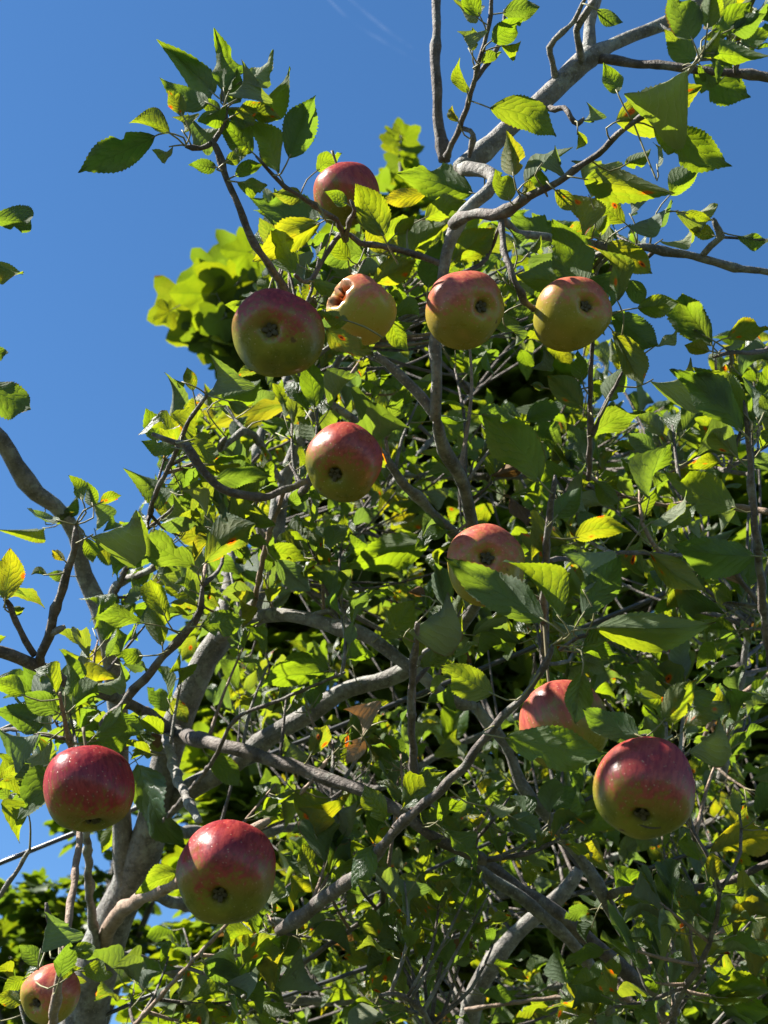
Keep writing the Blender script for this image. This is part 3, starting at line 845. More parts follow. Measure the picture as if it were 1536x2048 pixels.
# ------------------------------------------------------------------ leaves read from the photograph
# base x, base y, tip x, tip y, width, kind (b lit through, m mid, d dark underside, g glossy upper side, p pale lit underside), [r rust, y yellow, x withered], [depth]
HERO = """
310 272 155 345 60 b - 1.33;340 266 258 246 42 b;425 185 315 80 58 d;448 182 432 60 44 d;416 206 322 160 48 d;475 168 550 103 36 p;490 224 582 138 70 d;500 222 562 236 38 b r
366 232 335 180 38 d r;445 246 374 226 44 p;505 305 432 238 50 m;556 346 487 238 48 d;578 316 632 190 78 b;368 266 344 234 32 p;346 292 304 300 28 p;432 334 378 330 26 m;450 326 496 294 36 d;470 352 526 328 28 b;474 364 536 372 28 d
452 215 508 252 42 d;452 205 474 138 40 m;450 212 396 244 42 d;470 230 522 204 46 m r;455 190 484 120 36 p;440 225 392 204 42 m;1390 120 1330 60 50 d;1400 110 1442 58 46 m;1395 132 1452 152 50 d;1460 60 1532 28 46 m;1250 330 1302 298 40 m;1110 380 1152 422 46 m;1090 385 1060 330 40 d
-22 440 63 440 78 m;-25 520 48 546 48 d r;-32 765 65 820 68 d;-22 815 23 812 40 b;-25 700 18 706 30 d
634 342 684 306 44 b;945 386 795 346 66 m;856 386 764 402 32 b;694 408 650 384 42 m - 1.44;766 472 712 368 68 m - 1.42;640 436 500 396 66 d;604 396 545 386 40 m;640 446 504 522 60 b r;590 546 540 454 62 b;736 512 630 510 52 b;735 452 776 512 60 b
622 562 690 572 48 d;745 562 832 520 54 m;800 516 892 445 64 b;856 576 880 480 66 b;850 436 932 400 68 b;905 522 990 455 60 b;775 642 816 702 46 b;696 642 640 624 40 m r 1.28;650 656 746 706 46 d r 1.29;500 602 450 610 32 d;760 600 810 560 40 b;700 520 660 470 44 b;790 470 830 430 50 b;660 600 640 560 44 d
410 792 420 708 38 p;386 782 374 734 36 b r;370 766 346 757 18 d;436 802 522 760 50 m;592 808 410 856 50 b y;456 802 502 816 26 d;522 842 600 828 40 d;550 876 616 844 36 p;350 896 284 884 50 d;382 880 424 870 26 d;376 888 440 912 38 d;346 986 248 938 44 d;368 1032 350 948 56 b;396 1022 442 968 50 b;432 958 542 950 38 b;350 1032 298 1004 30 m r;320 1042 346 988 42 p;576 1012 628 984 48 b;500 1002 546 1052 46 b
388 1132 262 1080 58 b;410 1126 512 1044 58 b;416 1092 344 1054 44 b;416 1116 476 1146 42 b;330 1232 300 1158 64 b;282 1246 186 1234 32 b;325 1292 320 1208 46 b;402 1252 492 1240 76 m;480 1192 534 1306 46 m;480 1140 572 1196 46 m;550 1120 622 1182 44 p;526 1112 614 1120 46 b;600 1080 668 1132 40 m;460 1122 510 1130 32 p;300 1142 252 1162 28 d;246 1202 292 1174 30 p;385 1182 348 1168 42 b;312 1110 254 1136 32 b;440 1180 420 1120 40 b;470 1230 520 1180 44 b
90 1056 -6 1060 22 d;120 1042 54 1020 46 p;118 1032 156 984 54 d;110 1046 150 1024 32 b r;180 1072 273 1020 62 p;190 1062 174 998 32 p;200 1006 243 990 28 b;190 1082 250 1122 38 d r;172 1076 186 1126 28 m;165 1002 140 950 28 d;186 1012 174 964 32 m;130 1122 104 1100 28 b;95 1150 62 1150 18 b;136 1152 94 1148 24 m;10 1200 22 1096 50 m;16 1216 50 1216 34 m
242 1322 166 1320 36 b y;130 1392 120 1298 42 d;112 1386 70 1338 52 g;180 1372 242 1324 42 p;286 1312 230 1312 30 m;50 1392 -16 1364 60 b;86 1446 -12 1424 50 d;80 1466 -6 1456 28 p;116 1426 44 1386 42 b;102 1478 44 1526 60 p;146 1416 196 1364 52 b;186 1476 242 1408 60 d;190 1482 266 1470 46 d;230 1432 292 1466 60 m;112 1520 34 1642 72 d;275 1528 366 1702 66 g;226 1656 204 1706 28 m;30 1602 -12 1570 50 b;0 1562 42 1530 32 b
330 1472 288 1466 42 d x;336 1422 294 1374 66 d;346 1396 376 1446 50 m r;376 1422 386 1368 38 p;330 1482 264 1502 38 m r;416 1512 482 1572 42 d;356 1746 270 1786 54 b;655 1342 516 1376 56 b;706 1336 690 1258 76 m;622 1512 568 1470 38 p;620 1512 652 1450 36 m;726 1474 688 1418 64 p w 1.6;726 1474 694 1528 58 d w 1.6;724 1476 746 1530 46 d y 1.62;722 1474 752 1430 44 d - 1.63;735 1490 760 1500 30 b y 1.62;590 1582 692 1650 66 m r;655 1596 716 1600 50 p;526 1652 576 1600 56 m r;770 1642 728 1568 68 g;746 1692 704 1780 62 g;660 1672 736 1690 50 m;570 1682 642 1700 46 d;466 1850 522 1908 54 p;400 1922 462 1890 40 p;410 1926 482 1996 50 b
80 1906 95 1824 46 p;86 1932 38 1890 36 m;120 1956 140 1884 38 b - 1.25;126 1962 168 1934 36 b - 1.26;52 1956 4 1986 26 b;46 2002 -12 1994 40 m r;140 1912 192 1896 32 m;162 1942 226 1950 40 d;266 1962 214 1980 44 b r;300 2012 336 1958 36 p
897 1492 968 1394 84 g;897 1492 850 1408 44 g;986 1388 880 1332 66 m;1010 1476 1216 1510 74 d - 1.19;806 1616 892 1540 62 g;812 1602 754 1560 60 g r;888 1662 956 1738 86 g;882 1662 838 1610 56 d;876 1642 936 1594 50 b;902 1522 976 1542 58 m;1075 1690 1056 1772 54 g r;1042 1736 990 1704 40 b y;1130 1682 1266 1664 50 b;1290 1672 1352 1722 80 d r;1420 1706 1560 1668 42 b;1480 1656 1424 1594 50 b y;1430 1762 1424 1704 66 m;1402 1722 1368 1664 50 b;1330 1736 1372 1736 32 b;1080 1602 1168 1596 42 g;1092 1602 1110 1554 44 m;1140 1652 1202 1618 50 b;976 1612 1032 1616 40 p
1165 1342 1150 1448 50 d - 1.19;1278 1472 1162 1420 74 d - 1.15;1180 1442 1216 1492 50 m;1326 1442 1396 1358 72 m;1376 1502 1438 1434 60 p;1420 1536 1400 1498 50 p;1460 1512 1500 1460 36 m
1088 1240 890 1118 74 d - 1.17;1120 1236 1012 1118 84 d - 1.19;1165 1230 1242 1112 58 d - 1.25;1190 1256 1432 1246 74 d - 1.2;1360 1198 1480 1312 76 d;1165 1282 1104 1238 60 p;1166 1292 1252 1284 50 g;1160 1304 1246 1312 28 b;1080 962 964 828 74 m;1135 932 1272 910 62 d;1030 916 878 922 58 g;870 866 976 818 64 d;1180 872 1292 824 44 b;1165 816 1094 750 72 b r;1000 1000 964 930 58 d;1030 992 1010 934 32 p;1115 962 1014 1006 50 g;992 1012 938 1052 58 b;860 1080 690 1136 68 m;760 1012 862 984 60 m r;780 1042 856 990 50 p r
1190 962 1242 1010 78 d;1285 1032 1312 968 58 b;1300 1046 1376 984 70 p;1336 1066 1392 1004 58 g;1396 1006 1442 1066 56 p;1150 1076 1262 1060 46 b r;1110 1036 1162 974 50 m;1470 1016 1328 944 84 d;1440 926 1374 930 32 b;1510 1112 1348 1090 70 d;1300 1106 1412 1182 52 d r;1170 1186 1124 1108 50 p;1250 1032 1308 1070 46 g;1483 862 1346 736 60 d;1493 832 1388 734 54 d;1515 842 1490 754 46 p;1525 832 1548 770 50 d;1465 906 1424 864 40 b;1215 802 1252 728 60 m;1300 762 1382 716 50 p;1290 852 1348 800 50 m;1090 776 1060 770 30 m;1005 1232 1016 1322 64 d;815 1262 896 1184 46 p;760 1272 832 1200 70 d;840 1332 902 1310 40 g;850 1192 814 1184 38 m x;1165 762 1155 700 30 d;1225 662 1286 770 44 d r;1085 692 1060 736 40 p
980 216 1116 270 62 m;935 186 920 114 48 b;940 102 918 62 28 p;955 36 904 -4 42 p;960 32 928 -32 42 b;983 82 1048 36 46 b;1005 26 1080 14 46 m;945 102 945 54 36 m;1003 92 1042 84 32 d;963 126 1004 104 20 b;917 244 904 210 20 b y;1195 20 1246 46 38 m;1385 80 1340 -22 60 d;1415 56 1426 -32 56 m;1425 62 1502 4 54 d;1460 98 1546 48 60 d;1420 106 1538 112 46 b;1385 140 1502 196 74 d;1374 136 1248 188 58 p;1232 244 1404 172 82 m r;1235 186 1208 128 36 d;1308 256 1464 334 68 m;1168 358 1344 386 62 b r;1340 390 1400 328 42 b;1315 336 1308 284 22 p;1027 352 1014 262 50 m y;1020 402 990 338 42 d;1050 366 1146 294 24 b;1045 386 1086 350 40 m r;1080 332 1112 294 32 p;1180 396 1148 320 38 p;1155 262 1153 300 24 d;1165 242 1173 204 20 p
1130 472 1018 430 60 d;1165 482 1128 388 46 p r;1250 446 1188 394 58 b r;1200 472 1216 428 50 b;1262 432 1234 384 42 p;1255 452 1346 404 38 p;1350 422 1436 410 46 p;1320 482 1392 434 54 p;1430 472 1378 460 28 m;1370 426 1426 440 18 b;1475 472 1542 482 24 d;1168 572 1108 440 86 d;1150 567 1032 550 68 m;1235 602 1174 488 60 d r;1215 486 1306 546 60 m r;1220 626 1316 690 84 d;1275 616 1358 604 46 m;1425 692 1364 586 60 b;1455 676 1542 658 42 b r;1420 702 1368 690 40 b y;1410 672 1384 658 28 p;1450 696 1492 678 32 p;1310 692 1358 658 28 p;1030 492 1020 458 32 d;1060 502 1082 470 40 d;1010 562 994 540 36 m;1070 612 1014 630 46 m;1010 652 1030 692 36 p;1100 640 1060 660 40 d;1250 560 1290 610 44 d
1408 1996 1546 1984 56 g;1415 2006 1546 2022 36 b;1185 2042 1200 1984 56 b;920 2062 936 1992 74 p;870 1982 850 1924 68 g;1225 1962 1236 1908 56 g;1215 1992 1262 1974 40 p;1185 1850 1174 1888 46 b;1180 1820 1128 1836 28 b;1240 1812 1288 1780 58 m;1370 1872 1462 1932 64 m;1440 1952 1532 1904 50 p;1400 1832 1354 1794 50 b r;1470 1790 1542 1802 60 m;1310 1902 1320 1828 60 m;930 1836 950 1780 46 p;960 1880 1002 1912 46 b;780 2042 842 2010 58 b r;750 2002 664 1970 38 b;746 2012 698 2048 42 b;766 1992 792 1938 50 m;690 1990 640 2030 46 b;1060 1960 1100 1920 44 b;1100 2030 1060 2000 44 m;1300 2010 1340 1960 50 p
"""
KT = {'b': -0.72, 'm': -0.34, 'd': -0.04, 'g': 0.12, 'p': 0.58}
leaf_count = 0
SUNLIT = []      # leaf centres that the photograph shows in full sun
pet_v, pet_f = [], []
STUFF = []      # (variant, matrix, material index, rnd)


def leaf_matrix(p0, p1, n_face, upper, width):
    x = (p1 - p0)
    L = x.length
    x.normalize()
    z = n_face if upper else -n_face
    z = (z - x * z.dot(x)).normalized()
    y = z.cross(x)
    zs = L
    return Matrix(((x.x * L, y.x * width, z.x * zs, p0.x), (x.y * L, y.y * width, z.y * zs, p0.y), (x.z * L, y.z * width, z.z * zs, p0.z), (0, 0, 0, 1)))


def nearest_branch_px(x, y, used_depth=None):
    dx = BRN[:, 0] - x; dy = BRN[:, 1] - y
    q = dx * dx + dy * dy
    if used_depth is not None:
        q = q + ((BRN[:, 2] - used_depth) * 900) ** 2
    i = int(np.argmin(q))
    return i, math.sqrt(q[i])


def petiole(base, xdir, target, parent):
    """A thin stalk from the blade base back to the wood; long ones read as twigs."""
    d = (target - base).length
    a = base - xdir * min(0.4 * d, 0.02)
    b = base.lerp(target, 0.6) + Vector((0, 0, -0.06 * d))
    r1 = 0.0008 if d < 0.06 else 0.0014
    pp, rr = catmull([base + xdir * 0.004, a.lerp(a.lerp(target, 0.3), 0.4), target], [0.0007, 0.0009, r1 * 1.1], 0.008)
    v, f = tube_geo(pp, rr, 5)
    return v, f


def shades_apple(p):
    for n, (ax, ay, ar, adp, ac, arr, az) in enumerate(APPLES):
        if n == 1:
            continue
        w = p - (ac + az * arr * 0.25)
        t = w.dot(SUN)
        if t > 0 and (w - SUN * t).length < arr * 0.95:
            return True
    return False


def clear_of_apples(p):
    x, y, d = to_px(p)
    for (ax, ay, ar, adp, ac, arr, az) in APPLES:
        if d < adp + arr * 0.4 and math.hypot(x - ax, y - ay) < ar * 1.35:
            return False
        if (p - ac).length < arr * 1.15:
            return False
    return True


tree_inv = Matrix.Translation(-tree_base)
hr = random.Random(77)
_sz = sorted((math.hypot(float(q[2]) - float(q[0]), float(q[3]) - float(q[1])) * float(q[4]) for q in (w.split() for w in HERO.replace('\n', ';').split(';')) if len(q) > 5), reverse=True)
SMALLEST = _sz[min(299, len(_sz) - 1)]      # only the 300 largest are objects of their own
for rec in HERO.replace('\n', ';').split(';'):
    t = rec.split()
    if len(t) < 6:
        continue
    bx, by, tx, ty, wpx = map(float, t[:5])
    code = t[5]
    spec = t[6] if len(t) > 6 else '-'
    ddx, ddy = tx - bx, ty - by
    lp = math.hypot(ddx, ddy)
    ai, ad = nearest_branch_px(bx - ddx / lp * 22, by - ddy / lp * 22)
    if len(t) > 7:
        d = float(t[7])
        ai, ad = nearest_branch_px(bx - ddx / lp * 22, by - ddy / lp * 22, d)
    else:
        d = BRN[ai, 2] + hr.uniform(-0.035, 0.02)
        for (ax, ay, ar, adp, ac, arr, az) in APPLES:
            for q in (0, 0.35, 0.7, 1):
                if math.hypot(bx + ddx * q - ax, by + ddy * q - ay) < ar + 8:
                    d = max(d, adp + arr * 0.75)
    if len(t) <= 7:
        for q in range(14):
            if not any(shades_apple(P(bx + ddx * q_ - ddy * w_, by + ddy * q_ + ddx * w_, d)) for q_ in (0.2, 0.5, 0.85) for w_ in (-0.15, 0.15)):
                break
            d += (0.02 if q < 5 else -0.04) if q != 5 else -0.12
    best = None
    for tr in range(9):
        tilt = hr.uniform(-0.32, 0.32) * lp * d / F
        if d > 1.2 and len(t) > 7:
            tilt *= 0.4
        p0 = P(bx, by, d); p1 = P(tx, ty, d + tilt)
        x = (p1 - p0).normalized()
        c = (CAM - p0); c = (c - x * c.dot(x)).normalized()
        s = x.cross(c)
        for ang in range(-58, 59, 6):
            nf = c * math.cos(R(ang)) + s * math.sin(R(ang))
            upper_up = nf.z * (1 if code == 'g' else -1)
            score = abs(nf.dot(SUN) - KT[code]) + abs(ang) / 58 * 0.18 - 0.12 * upper_up + hr.uniform(0, 0.12)
            if best is None or score < best[0]:
                best = (score, p0, p1, nf, ang)
    _, p0, p1, nf, ang = best
    wid = wpx * d / F / max(0.62, math.cos(R(ang))) * 1.2
    wid = min(wid, 0.60 * (p1 - p0).length)
    M = leaf_matrix(p0, p1, nf, code == 'g', wid)
    curly = (code == 'p' and hr.random() < 0.35) or spec == 'x' or lp < 42
    vi = hr.randrange(18, 22) if curly else (hr.randrange(0, 9) if code in 'dg' else hr.randrange(18))
    own = lp * wpx >= SMALLEST
    mi = {'-': 0, 'r': 1, 'y': 2, 'x': 3, 'w': 5}[spec]
    if mi == 0 and code == 'p':
        mi = 4  # lit undersides take the downy colour with sunlight painted in
    if mi == 0 and code in 'bm' and hr.random() < 0.22:
        mi = hr.choice((1, 1, 1, 2))
    if own:
        o = link('leaf', HI_MESH[vi], apple_tree, tree_inv @ M)
        if mi:
            o.material_slots[0].link = 'OBJECT'
            o.material_slots[0].material = LEAF_MATS[mi]
    else:
        STUFF.append((vi, M, mi, hr.random()))
    leaf_count += 1
    if code in 'bpm' and len(t) <= 7:
        SUNLIT.append(tuple((p0 + p1) / 2))
    xd = (p1 - p0).normalized()
    # stalk: to the wood in 3D
    dd = np.linalg.norm(BRW - np.array(p0 - xd * 0.02), axis=1)
    behind = (BRW - np.array(p0)) @ np.array(xd)
    dd = dd + np.where(behind > 0.005, 0.05, 0)
    for tr in range(30):
        j = int(np.argmin(dd))
        tgt = Vector(BRW[j])
        if all(clear_of_apples(p0.lerp(tgt, q)) for q in (0.35, 0.6, 0.85)):
            break
        dd[max(0, j - 4):j + 5] += 0.2
    if (tgt - p0).length > 0.065:
        tgt = p0 + ((tgt - p0).normalized() * 0.5 - xd * 0.7).normalized() * 0.035
    v, f = petiole(p0, xd, tgt, None)
    if own:
        Mi = M.inverted()
        link('petiole', new_mesh('petiole', [Mi @ q for q in v], f, [M_PET]), o)
    else:
        o_ = len(pet_v)
        pet_v += v; pet_f += [tuple(a_ + o_ for a_ in q) for q in f]

# ------------------------------------------------------------------ more leafy shoots of the same tree, behind the ones above
FILL = [  # px, py, spread x, spread y, depth from, depth to, shoots
 (640, 600, 90, 70, 1.55, 1.9, 7), (800, 600, 120, 90, 1.6, 2.1, 9), (1000, 560, 80, 60, 1.6, 1.9, 4), (1200, 560, 70, 50, 1.6, 1.9, 3),
 (560, 850, 110, 90, 1.55, 2.2, 10), (760, 800, 120, 110, 1.65, 2.2, 10), (480, 1010, 120, 90, 1.55, 2.1, 10), (620, 1130, 130, 110, 1.7, 2.3, 11),
 (880, 960, 130, 110, 1.5, 2.1, 11), (1130, 880, 120, 100, 1.5, 2.0, 9), (1330, 960, 120, 80, 1.5, 2.0, 9), (1080, 1130, 150, 120, 1.5, 2.1, 11),
 (1380, 1150, 140, 110, 1.45, 2.0, 12), (820, 1230, 140, 110, 1.6, 2.2, 11), (1260, 1330, 160, 100, 1.45, 2.0, 12), (1460, 1380, 90, 120, 1.5, 2.1, 9),
 (430, 1330, 110, 80, 1.6, 2.1, 8), (560, 1460, 110, 100, 1.65, 2.2, 8), (750, 1480, 130, 110, 1.6, 2.2, 11), (960, 1560, 130, 110, 1.5, 2.1, 11),
 (1120, 1640, 120, 100, 1.55, 2.1, 10), (1430, 1600, 110, 100, 1.5, 2.1, 10), (640, 1640, 130, 90, 1.55, 2.1, 11), (800, 1800, 140, 100, 1.55, 2.2, 13),
 (1010, 1830, 130, 110, 1.55, 2.2, 12), (1250, 1850, 130, 110, 1.5, 2.1, 13), (1450, 1850, 110, 120, 1.5, 2.1, 12), (620, 1900, 130, 100, 1.6, 2.2, 10),
 (480, 2000, 110, 60, 1.6, 2.2, 7), (780, 2000, 140, 60, 1.55, 2.1, 9), (1080, 2000, 140, 60, 1.6, 2.2, 9), (1350, 2010, 130, 60, 1.5, 2.1, 9),
 (280, 1270, 60, 60, 1.6, 1.9, 3), (110, 1400, 90, 50, 1.5, 1.8, 5), (230, 1480, 70, 50, 1.6, 1.9, 4), (60, 1570, 60, 60, 1.5, 1.8, 3), (300, 1960, 80, 60, 1.6, 2.0, 4), (60, 1940, 70, 60, 1.45, 1.7, 4),
 (690, 500, 80, 50, 1.5, 1.9, 7), (880, 500, 100, 50, 1.6, 1.9, 6), (1120, 490, 90, 60, 1.6, 1.9, 7), (1240, 480, 40, 50, 1.62, 1.8, 5), (680, 740, 80, 60, 1.5, 1.9, 6), (900, 740, 90, 70, 1.6, 1.9, 6), (1230, 740, 60, 60, 1.5, 1.8, 5), (1330, 800, 60, 60, 1.5, 1.8, 5), (760, 430, 70, 30, 1.5, 1.8, 5), (590, 760, 60, 60, 1.5, 1.8, 5),
 (1460, 60, 60, 60, 1.3, 1.5, 6), (1440, 720, 60, 50, 1.45, 1.7, 4), (1500, 780, 40, 60, 1.4, 1.6, 4),
 (-120, 430, 50, 90, 1.4, 1.6, 4), (-130, 760, 60, 80, 1.4, 1.7, 4), (-140, 1350, 70, 200, 1.4, 1.8, 5), (1650, 300, 70, 300, 1.5, 1.8, 6), (1660, 1000, 90, 300, 1.4, 1.9, 8), (1660, 1700, 90, 250, 1.5, 2.0, 8), (1250, -120, 200, 50, 1.5, 1.8, 5), (980, -110, 60, 50, 1.45, 1.6, 3),
]
fr = random.Random(2024)
UPV = Vector((0, 0, 1))


SKY = [(-20, -20, 480, 740), (-20, 740, 250, 930), (-20, -20, 640, 320), (640, -20, 1360, 400), (1360, 210, 1600, 400), (1290, 380, 1600, 660), (1240, 560, 1400, 800), (-20, 900, 60, 1180)]
CLEAR = [((365, 1590), (830, 1330), 48), ((215, 1880), (310, 1630), 60), ((385, 1475), (730, 1585), 34), ((871, 690), (872, 850), 30), ((750, 712), (870, 832), 30), ((530, 1230), (760, 1285), 36),
         ((1010, 1490), (1200, 1780), 28), ((985, 1740), (1300, 2000), 40), ((1130, 1780), (950, 1990), 44), ((760, 1710), (1100, 1310), 30), ((335, 1480), (397, 1640), 36), ((655, 800), (780, 940), 24), ((215, 1890), (360, 1760), 30),
         ((160, 1660), (105, 2048), 24), ((150, 1080), (230, 1330), 34), ((250, 1402), (402, 1205), 30), ((400, 1340), (330, 1540), 40), ((175, 1660), (185, 1880), 20)]


def in_sky(p):
    x, y, d = to_px(p)
    return d < 3 and any(a < x < c and b < y < e for (a, b, c, e) in SKY)


def in_clear(p):
    x, y, d = to_px(p)
    if d < 3:
        for (a, b, c, e) in SKY:
            if a < x < c and b < y < e:
                return True
    for (a, b, r) in CLEAR:
        vx, vy = b[0] - a[0], b[1] - a[1]
        t = max(0, min(1, ((x - a[0]) * vx + (y - a[1]) * vy) / (vx * vx + vy * vy)))
        if math.hypot(x - a[0] - vx * t, y - a[1] - vy * t) < r * 0.42:
            return True
    return False


def add_leaf_stuff(p0, direction, L, normal, ratio, spec=None):
    x = direction.normalized()
    nf = (normal - x * normal.dot(x))
    if nf.length < 1e-4:
        return
    if shades_apple(p0 + x * L * 0.25) or shades_apple(p0 + x * L * 0.8):
        return
    if spec is None:
        mid_ = p0 + x * L * 0.5
        w_ = np.array(mid_) - np.array(SUNLIT)
        t_ = w_ @ SUN_NP
        pr = np.linalg.norm(w_ - t_[:, None] * SUN_NP, axis=1)
        if np.any((t_ > 0.015) & (pr < 0.030)):
            return
        if fr.random() < 0.30:
            SUNLIT.append(tuple(mid_))
    M = leaf_matrix(p0, p0 + x * L, nf.normalized(), True, L * ratio)
    vi = fr.randrange(22) if fr.random() < 0.6 else fr.randrange(18)
    mi = spec if spec is not None else fr.choices((0, 1, 2, 3, 4), (52, 17, 2, 1, 28))[0]
    half = SUN - FWD * 0.9 + Vector((fr.gauss(0, .3), fr.gauss(0, .3), fr.gauss(0, .3)))
    half = half - x * half.dot(x)
    if spec is None and half.length > 0.3:
        if mi == 4 and fr.random() < 0.75:       # turned over: the downy side, painted sun-pale, catches the sun
            nf = -half
        elif mi == 0 and fr.random() < 0.2:      # glossy side towards us
            nf = half
    STUFF.append((vi, M, mi, fr.random()))


fill_twigs = 0
far_v, far_f = [], []
SUN_NP = np.array(SUN)
FILL2 = [(600, 470, 50, 40, 1.6, 1.9, 5), (560, 720, 60, 50, 1.6, 1.9, 4), (430, 790, 40, 40, 1.6, 1.9, 3), (740, 520, 90, 50, 1.8, 2.2, 8), (900, 470, 90, 40, 1.8, 2.2, 7), (1100, 520, 100, 60, 1.8, 2.3, 9), (1210, 560, 60, 60, 1.8, 2.2, 6), (620, 620, 80, 60, 1.7, 2.1, 6), (1000, 640, 100, 60, 1.8, 2.3, 8),
         (100, 1400, 90, 40, 1.5, 1.8, 4), (90, 1560, 80, 40, 1.6, 1.9, 3), (330, 1250, 80, 60, 1.6, 2.0, 6), (300, 1080, 60, 60, 1.6, 1.9, 4), (430, 900, 60, 60, 1.6, 1.9, 5)]
for (cx, cy, sx, sy, d0, d1, cnt) in FILL:
    FILL2.append((cx, cy, sx, sy, d0, min(d1, 1.85), cnt * (0.58 if cx < 950 or cy < 600 else 0.45)))
    if 300 < cx < 1600 and cy > 500:
        FILL2.append((cx, cy, sx * 1.2, sy * 1.2, 2.2, 3.0, cnt * 1.5))
for (cx, cy, sx, sy, d0, d1, cnt) in FILL2:
    for _ in range(max(2, int(cnt))):
        for attempt in range(6):
            px, py = fr.gauss(cx, sx * 0.55), fr.gauss(cy, sy * 0.55)
            d = fr.uniform(d0, d1)
            end = P(px, py, d)
            if clear_of_apples(end) and not in_clear(end):
                w_ = Vector(BRW[int(np.argmin(np.linalg.norm(BRW - np.array(end - UPV * 0.07), axis=1)))])
                if not (0 < px < 1536 and any(in_sky(end.lerp(w_, q_)) for q_ in (0.3, 0.5, 0.7))) and (end - w_).length < 0.75:
                    break
        else:
            continue
        i = int(np.argmin(np.linalg.norm(BRW - np.array(end - UPV * 0.07), axis=1)))
        start = Vector(BRW[i])
        ln = (end - start).length
        if ln < 0.03:
            end = start + Vector((fr.uniform(-.05, .05), fr.uniform(-.05, .05), 0.09)); ln = (end - start).length
        mid = start.lerp(end, 0.5) + Vector((fr.uniform(-1, 1), fr.uniform(-1, 1), -0.5)) * 0.10 * ln
        pp, rr = catmull([start, mid, end], [0.0032 if ln > 0.15 else 0.0024, 0.0021, 0.0011], 0.02)
        v, f = tube_geo(pp, rr, 6)
        twig_geo, n_before, st_before = (v, f), len(STUFF), (len(pet_v), len(pet_f))
        nleaf = fr.randint(6, 10)
        spur = fr.random() < 0.6
        axis = (pp[-1] - pp[-3]).normalized()
        ph = fr.uniform(0, 6.28)
        for q in range(nleaf):
            t = 1 - (q / nleaf) * (0.35 if spur else 0.75) * min(1, 0.12 / max(ln, 0.05))
            bp = pp[min(len(pp) - 1, max(0, int(t * (len(pp) - 1))))]
            an = ph + q * 2.4
            o1 = axis.orthogonal().normalized(); o2 = axis.cross(o1)
            rad = o1 * math.cos(an) + o2 * math.sin(an)
            lean = fr.uniform(0.25, 0.9)
            dr = (rad * lean + axis * (1 - lean) * 0.9 + Vector((0, 0, fr.uniform(-0.25, 0.25)))).normalized()
            pl = fr.uniform(0.012, 0.03)
            p0 = bp + dr * pl
            if not clear_of_apples(p0 + dr * 0.03) or in_clear(p0 + dr * 0.03) or in_clear(p0 + dr * 0.06):
                continue
            L = fr.uniform(0.031, 0.060)
            nrm = (UPV * 0.7 + SUN * 0.35 + axis * 0.3 - rad * 0.25 + Vector((fr.gauss(0, .55), fr.gauss(0, .55), fr.gauss(0, .35)))).normalized()
            n0_ = len(STUFF)
            add_leaf_stuff(p0, dr, L, nrm, fr.uniform(0.42, 0.58))
            if len(STUFF) == n0_:
                continue
            pv, pf = tube_geo([bp, bp.lerp(p0, 0.5) + UPV * -0.001, p0 + dr * 0.003], [0.0009, 0.0008, 0.0006], 4, len(pet_v))
            pet_v += pv; pet_f += pf
        if len(STUFF) - n_before < 3:            # hardly a leaf found room here: no shoot either
            del STUFF[n_before:]
            del pet_v[st_before[0]:]; del pet_f[st_before[1]:]
            continue
        v, f = twig_geo
        if d < 2.1 and fill_twigs < 230:
            link('twig', new_mesh('twig', [q - tree_base for q in v], f, [fr.choice((D, D, T, G))]), apple_tree)
            fill_twigs += 1
        else:
            o_ = len(far_v)
            far_v += [q - tree_base for q in v]; far_f += [tuple(a_ + o_ for a_ in q) for q in f]

# bough beyond the left edge, up towards the sun: it shades the dusky apple
for tgt, dist, cnt, sp in ((P(555, 670, 1.26), 0.62, 15, 0.045), (P(450, 250, 1.35), 0.50, 5, 0.07), (P(430, 940, 1.33), 0.75, 8, 0.07)):
    c0 = tgt + SUN * dist
    st = Vector(BRW[int(np.argmin(np.linalg.norm(BRW - np.array(c0), axis=1)))])
    pp, rr = catmull([st, st.lerp(c0, 0.55) + Vector((0, 0, 0.05)), c0 + Vector((0.03, 0, 0.02))], [0.006, 0.004, 0.002], 0.03)
    v, f = tube_geo(pp, rr, 6)
    link('twig', new_mesh('twig', [q - tree_base for q in v], f, [D]), apple_tree)
    for q in range(cnt):
        p = c0 + Vector((fr.gauss(0, sp), fr.gauss(0, sp), fr.gauss(0, sp)))
        dr = Vector((fr.gauss(0, 1), fr.gauss(0, 1), fr.gauss(0, .4))).normalized()
        if in_clear(p + dr * 0.04) or in_clear(p - dr * 0.04):
            continue
        add_leaf_stuff(p - dr * 0.035, dr, fr.uniform(0.06, 0.085), (SUN + Vector((fr.gauss(0, .4), fr.gauss(0, .4), fr.gauss(0, .4)))).normalized(), 0.6, 0)
        near = min(pp, key=lambda w: (w - p).length)
        pv, pf = tube_geo([near, near.lerp(p - dr * 0.035, 0.5), p - dr * 0.033], [0.001, 0.0009, 0.0006], 4, len(pet_v))
        pet_v += pv; pet_f += pf


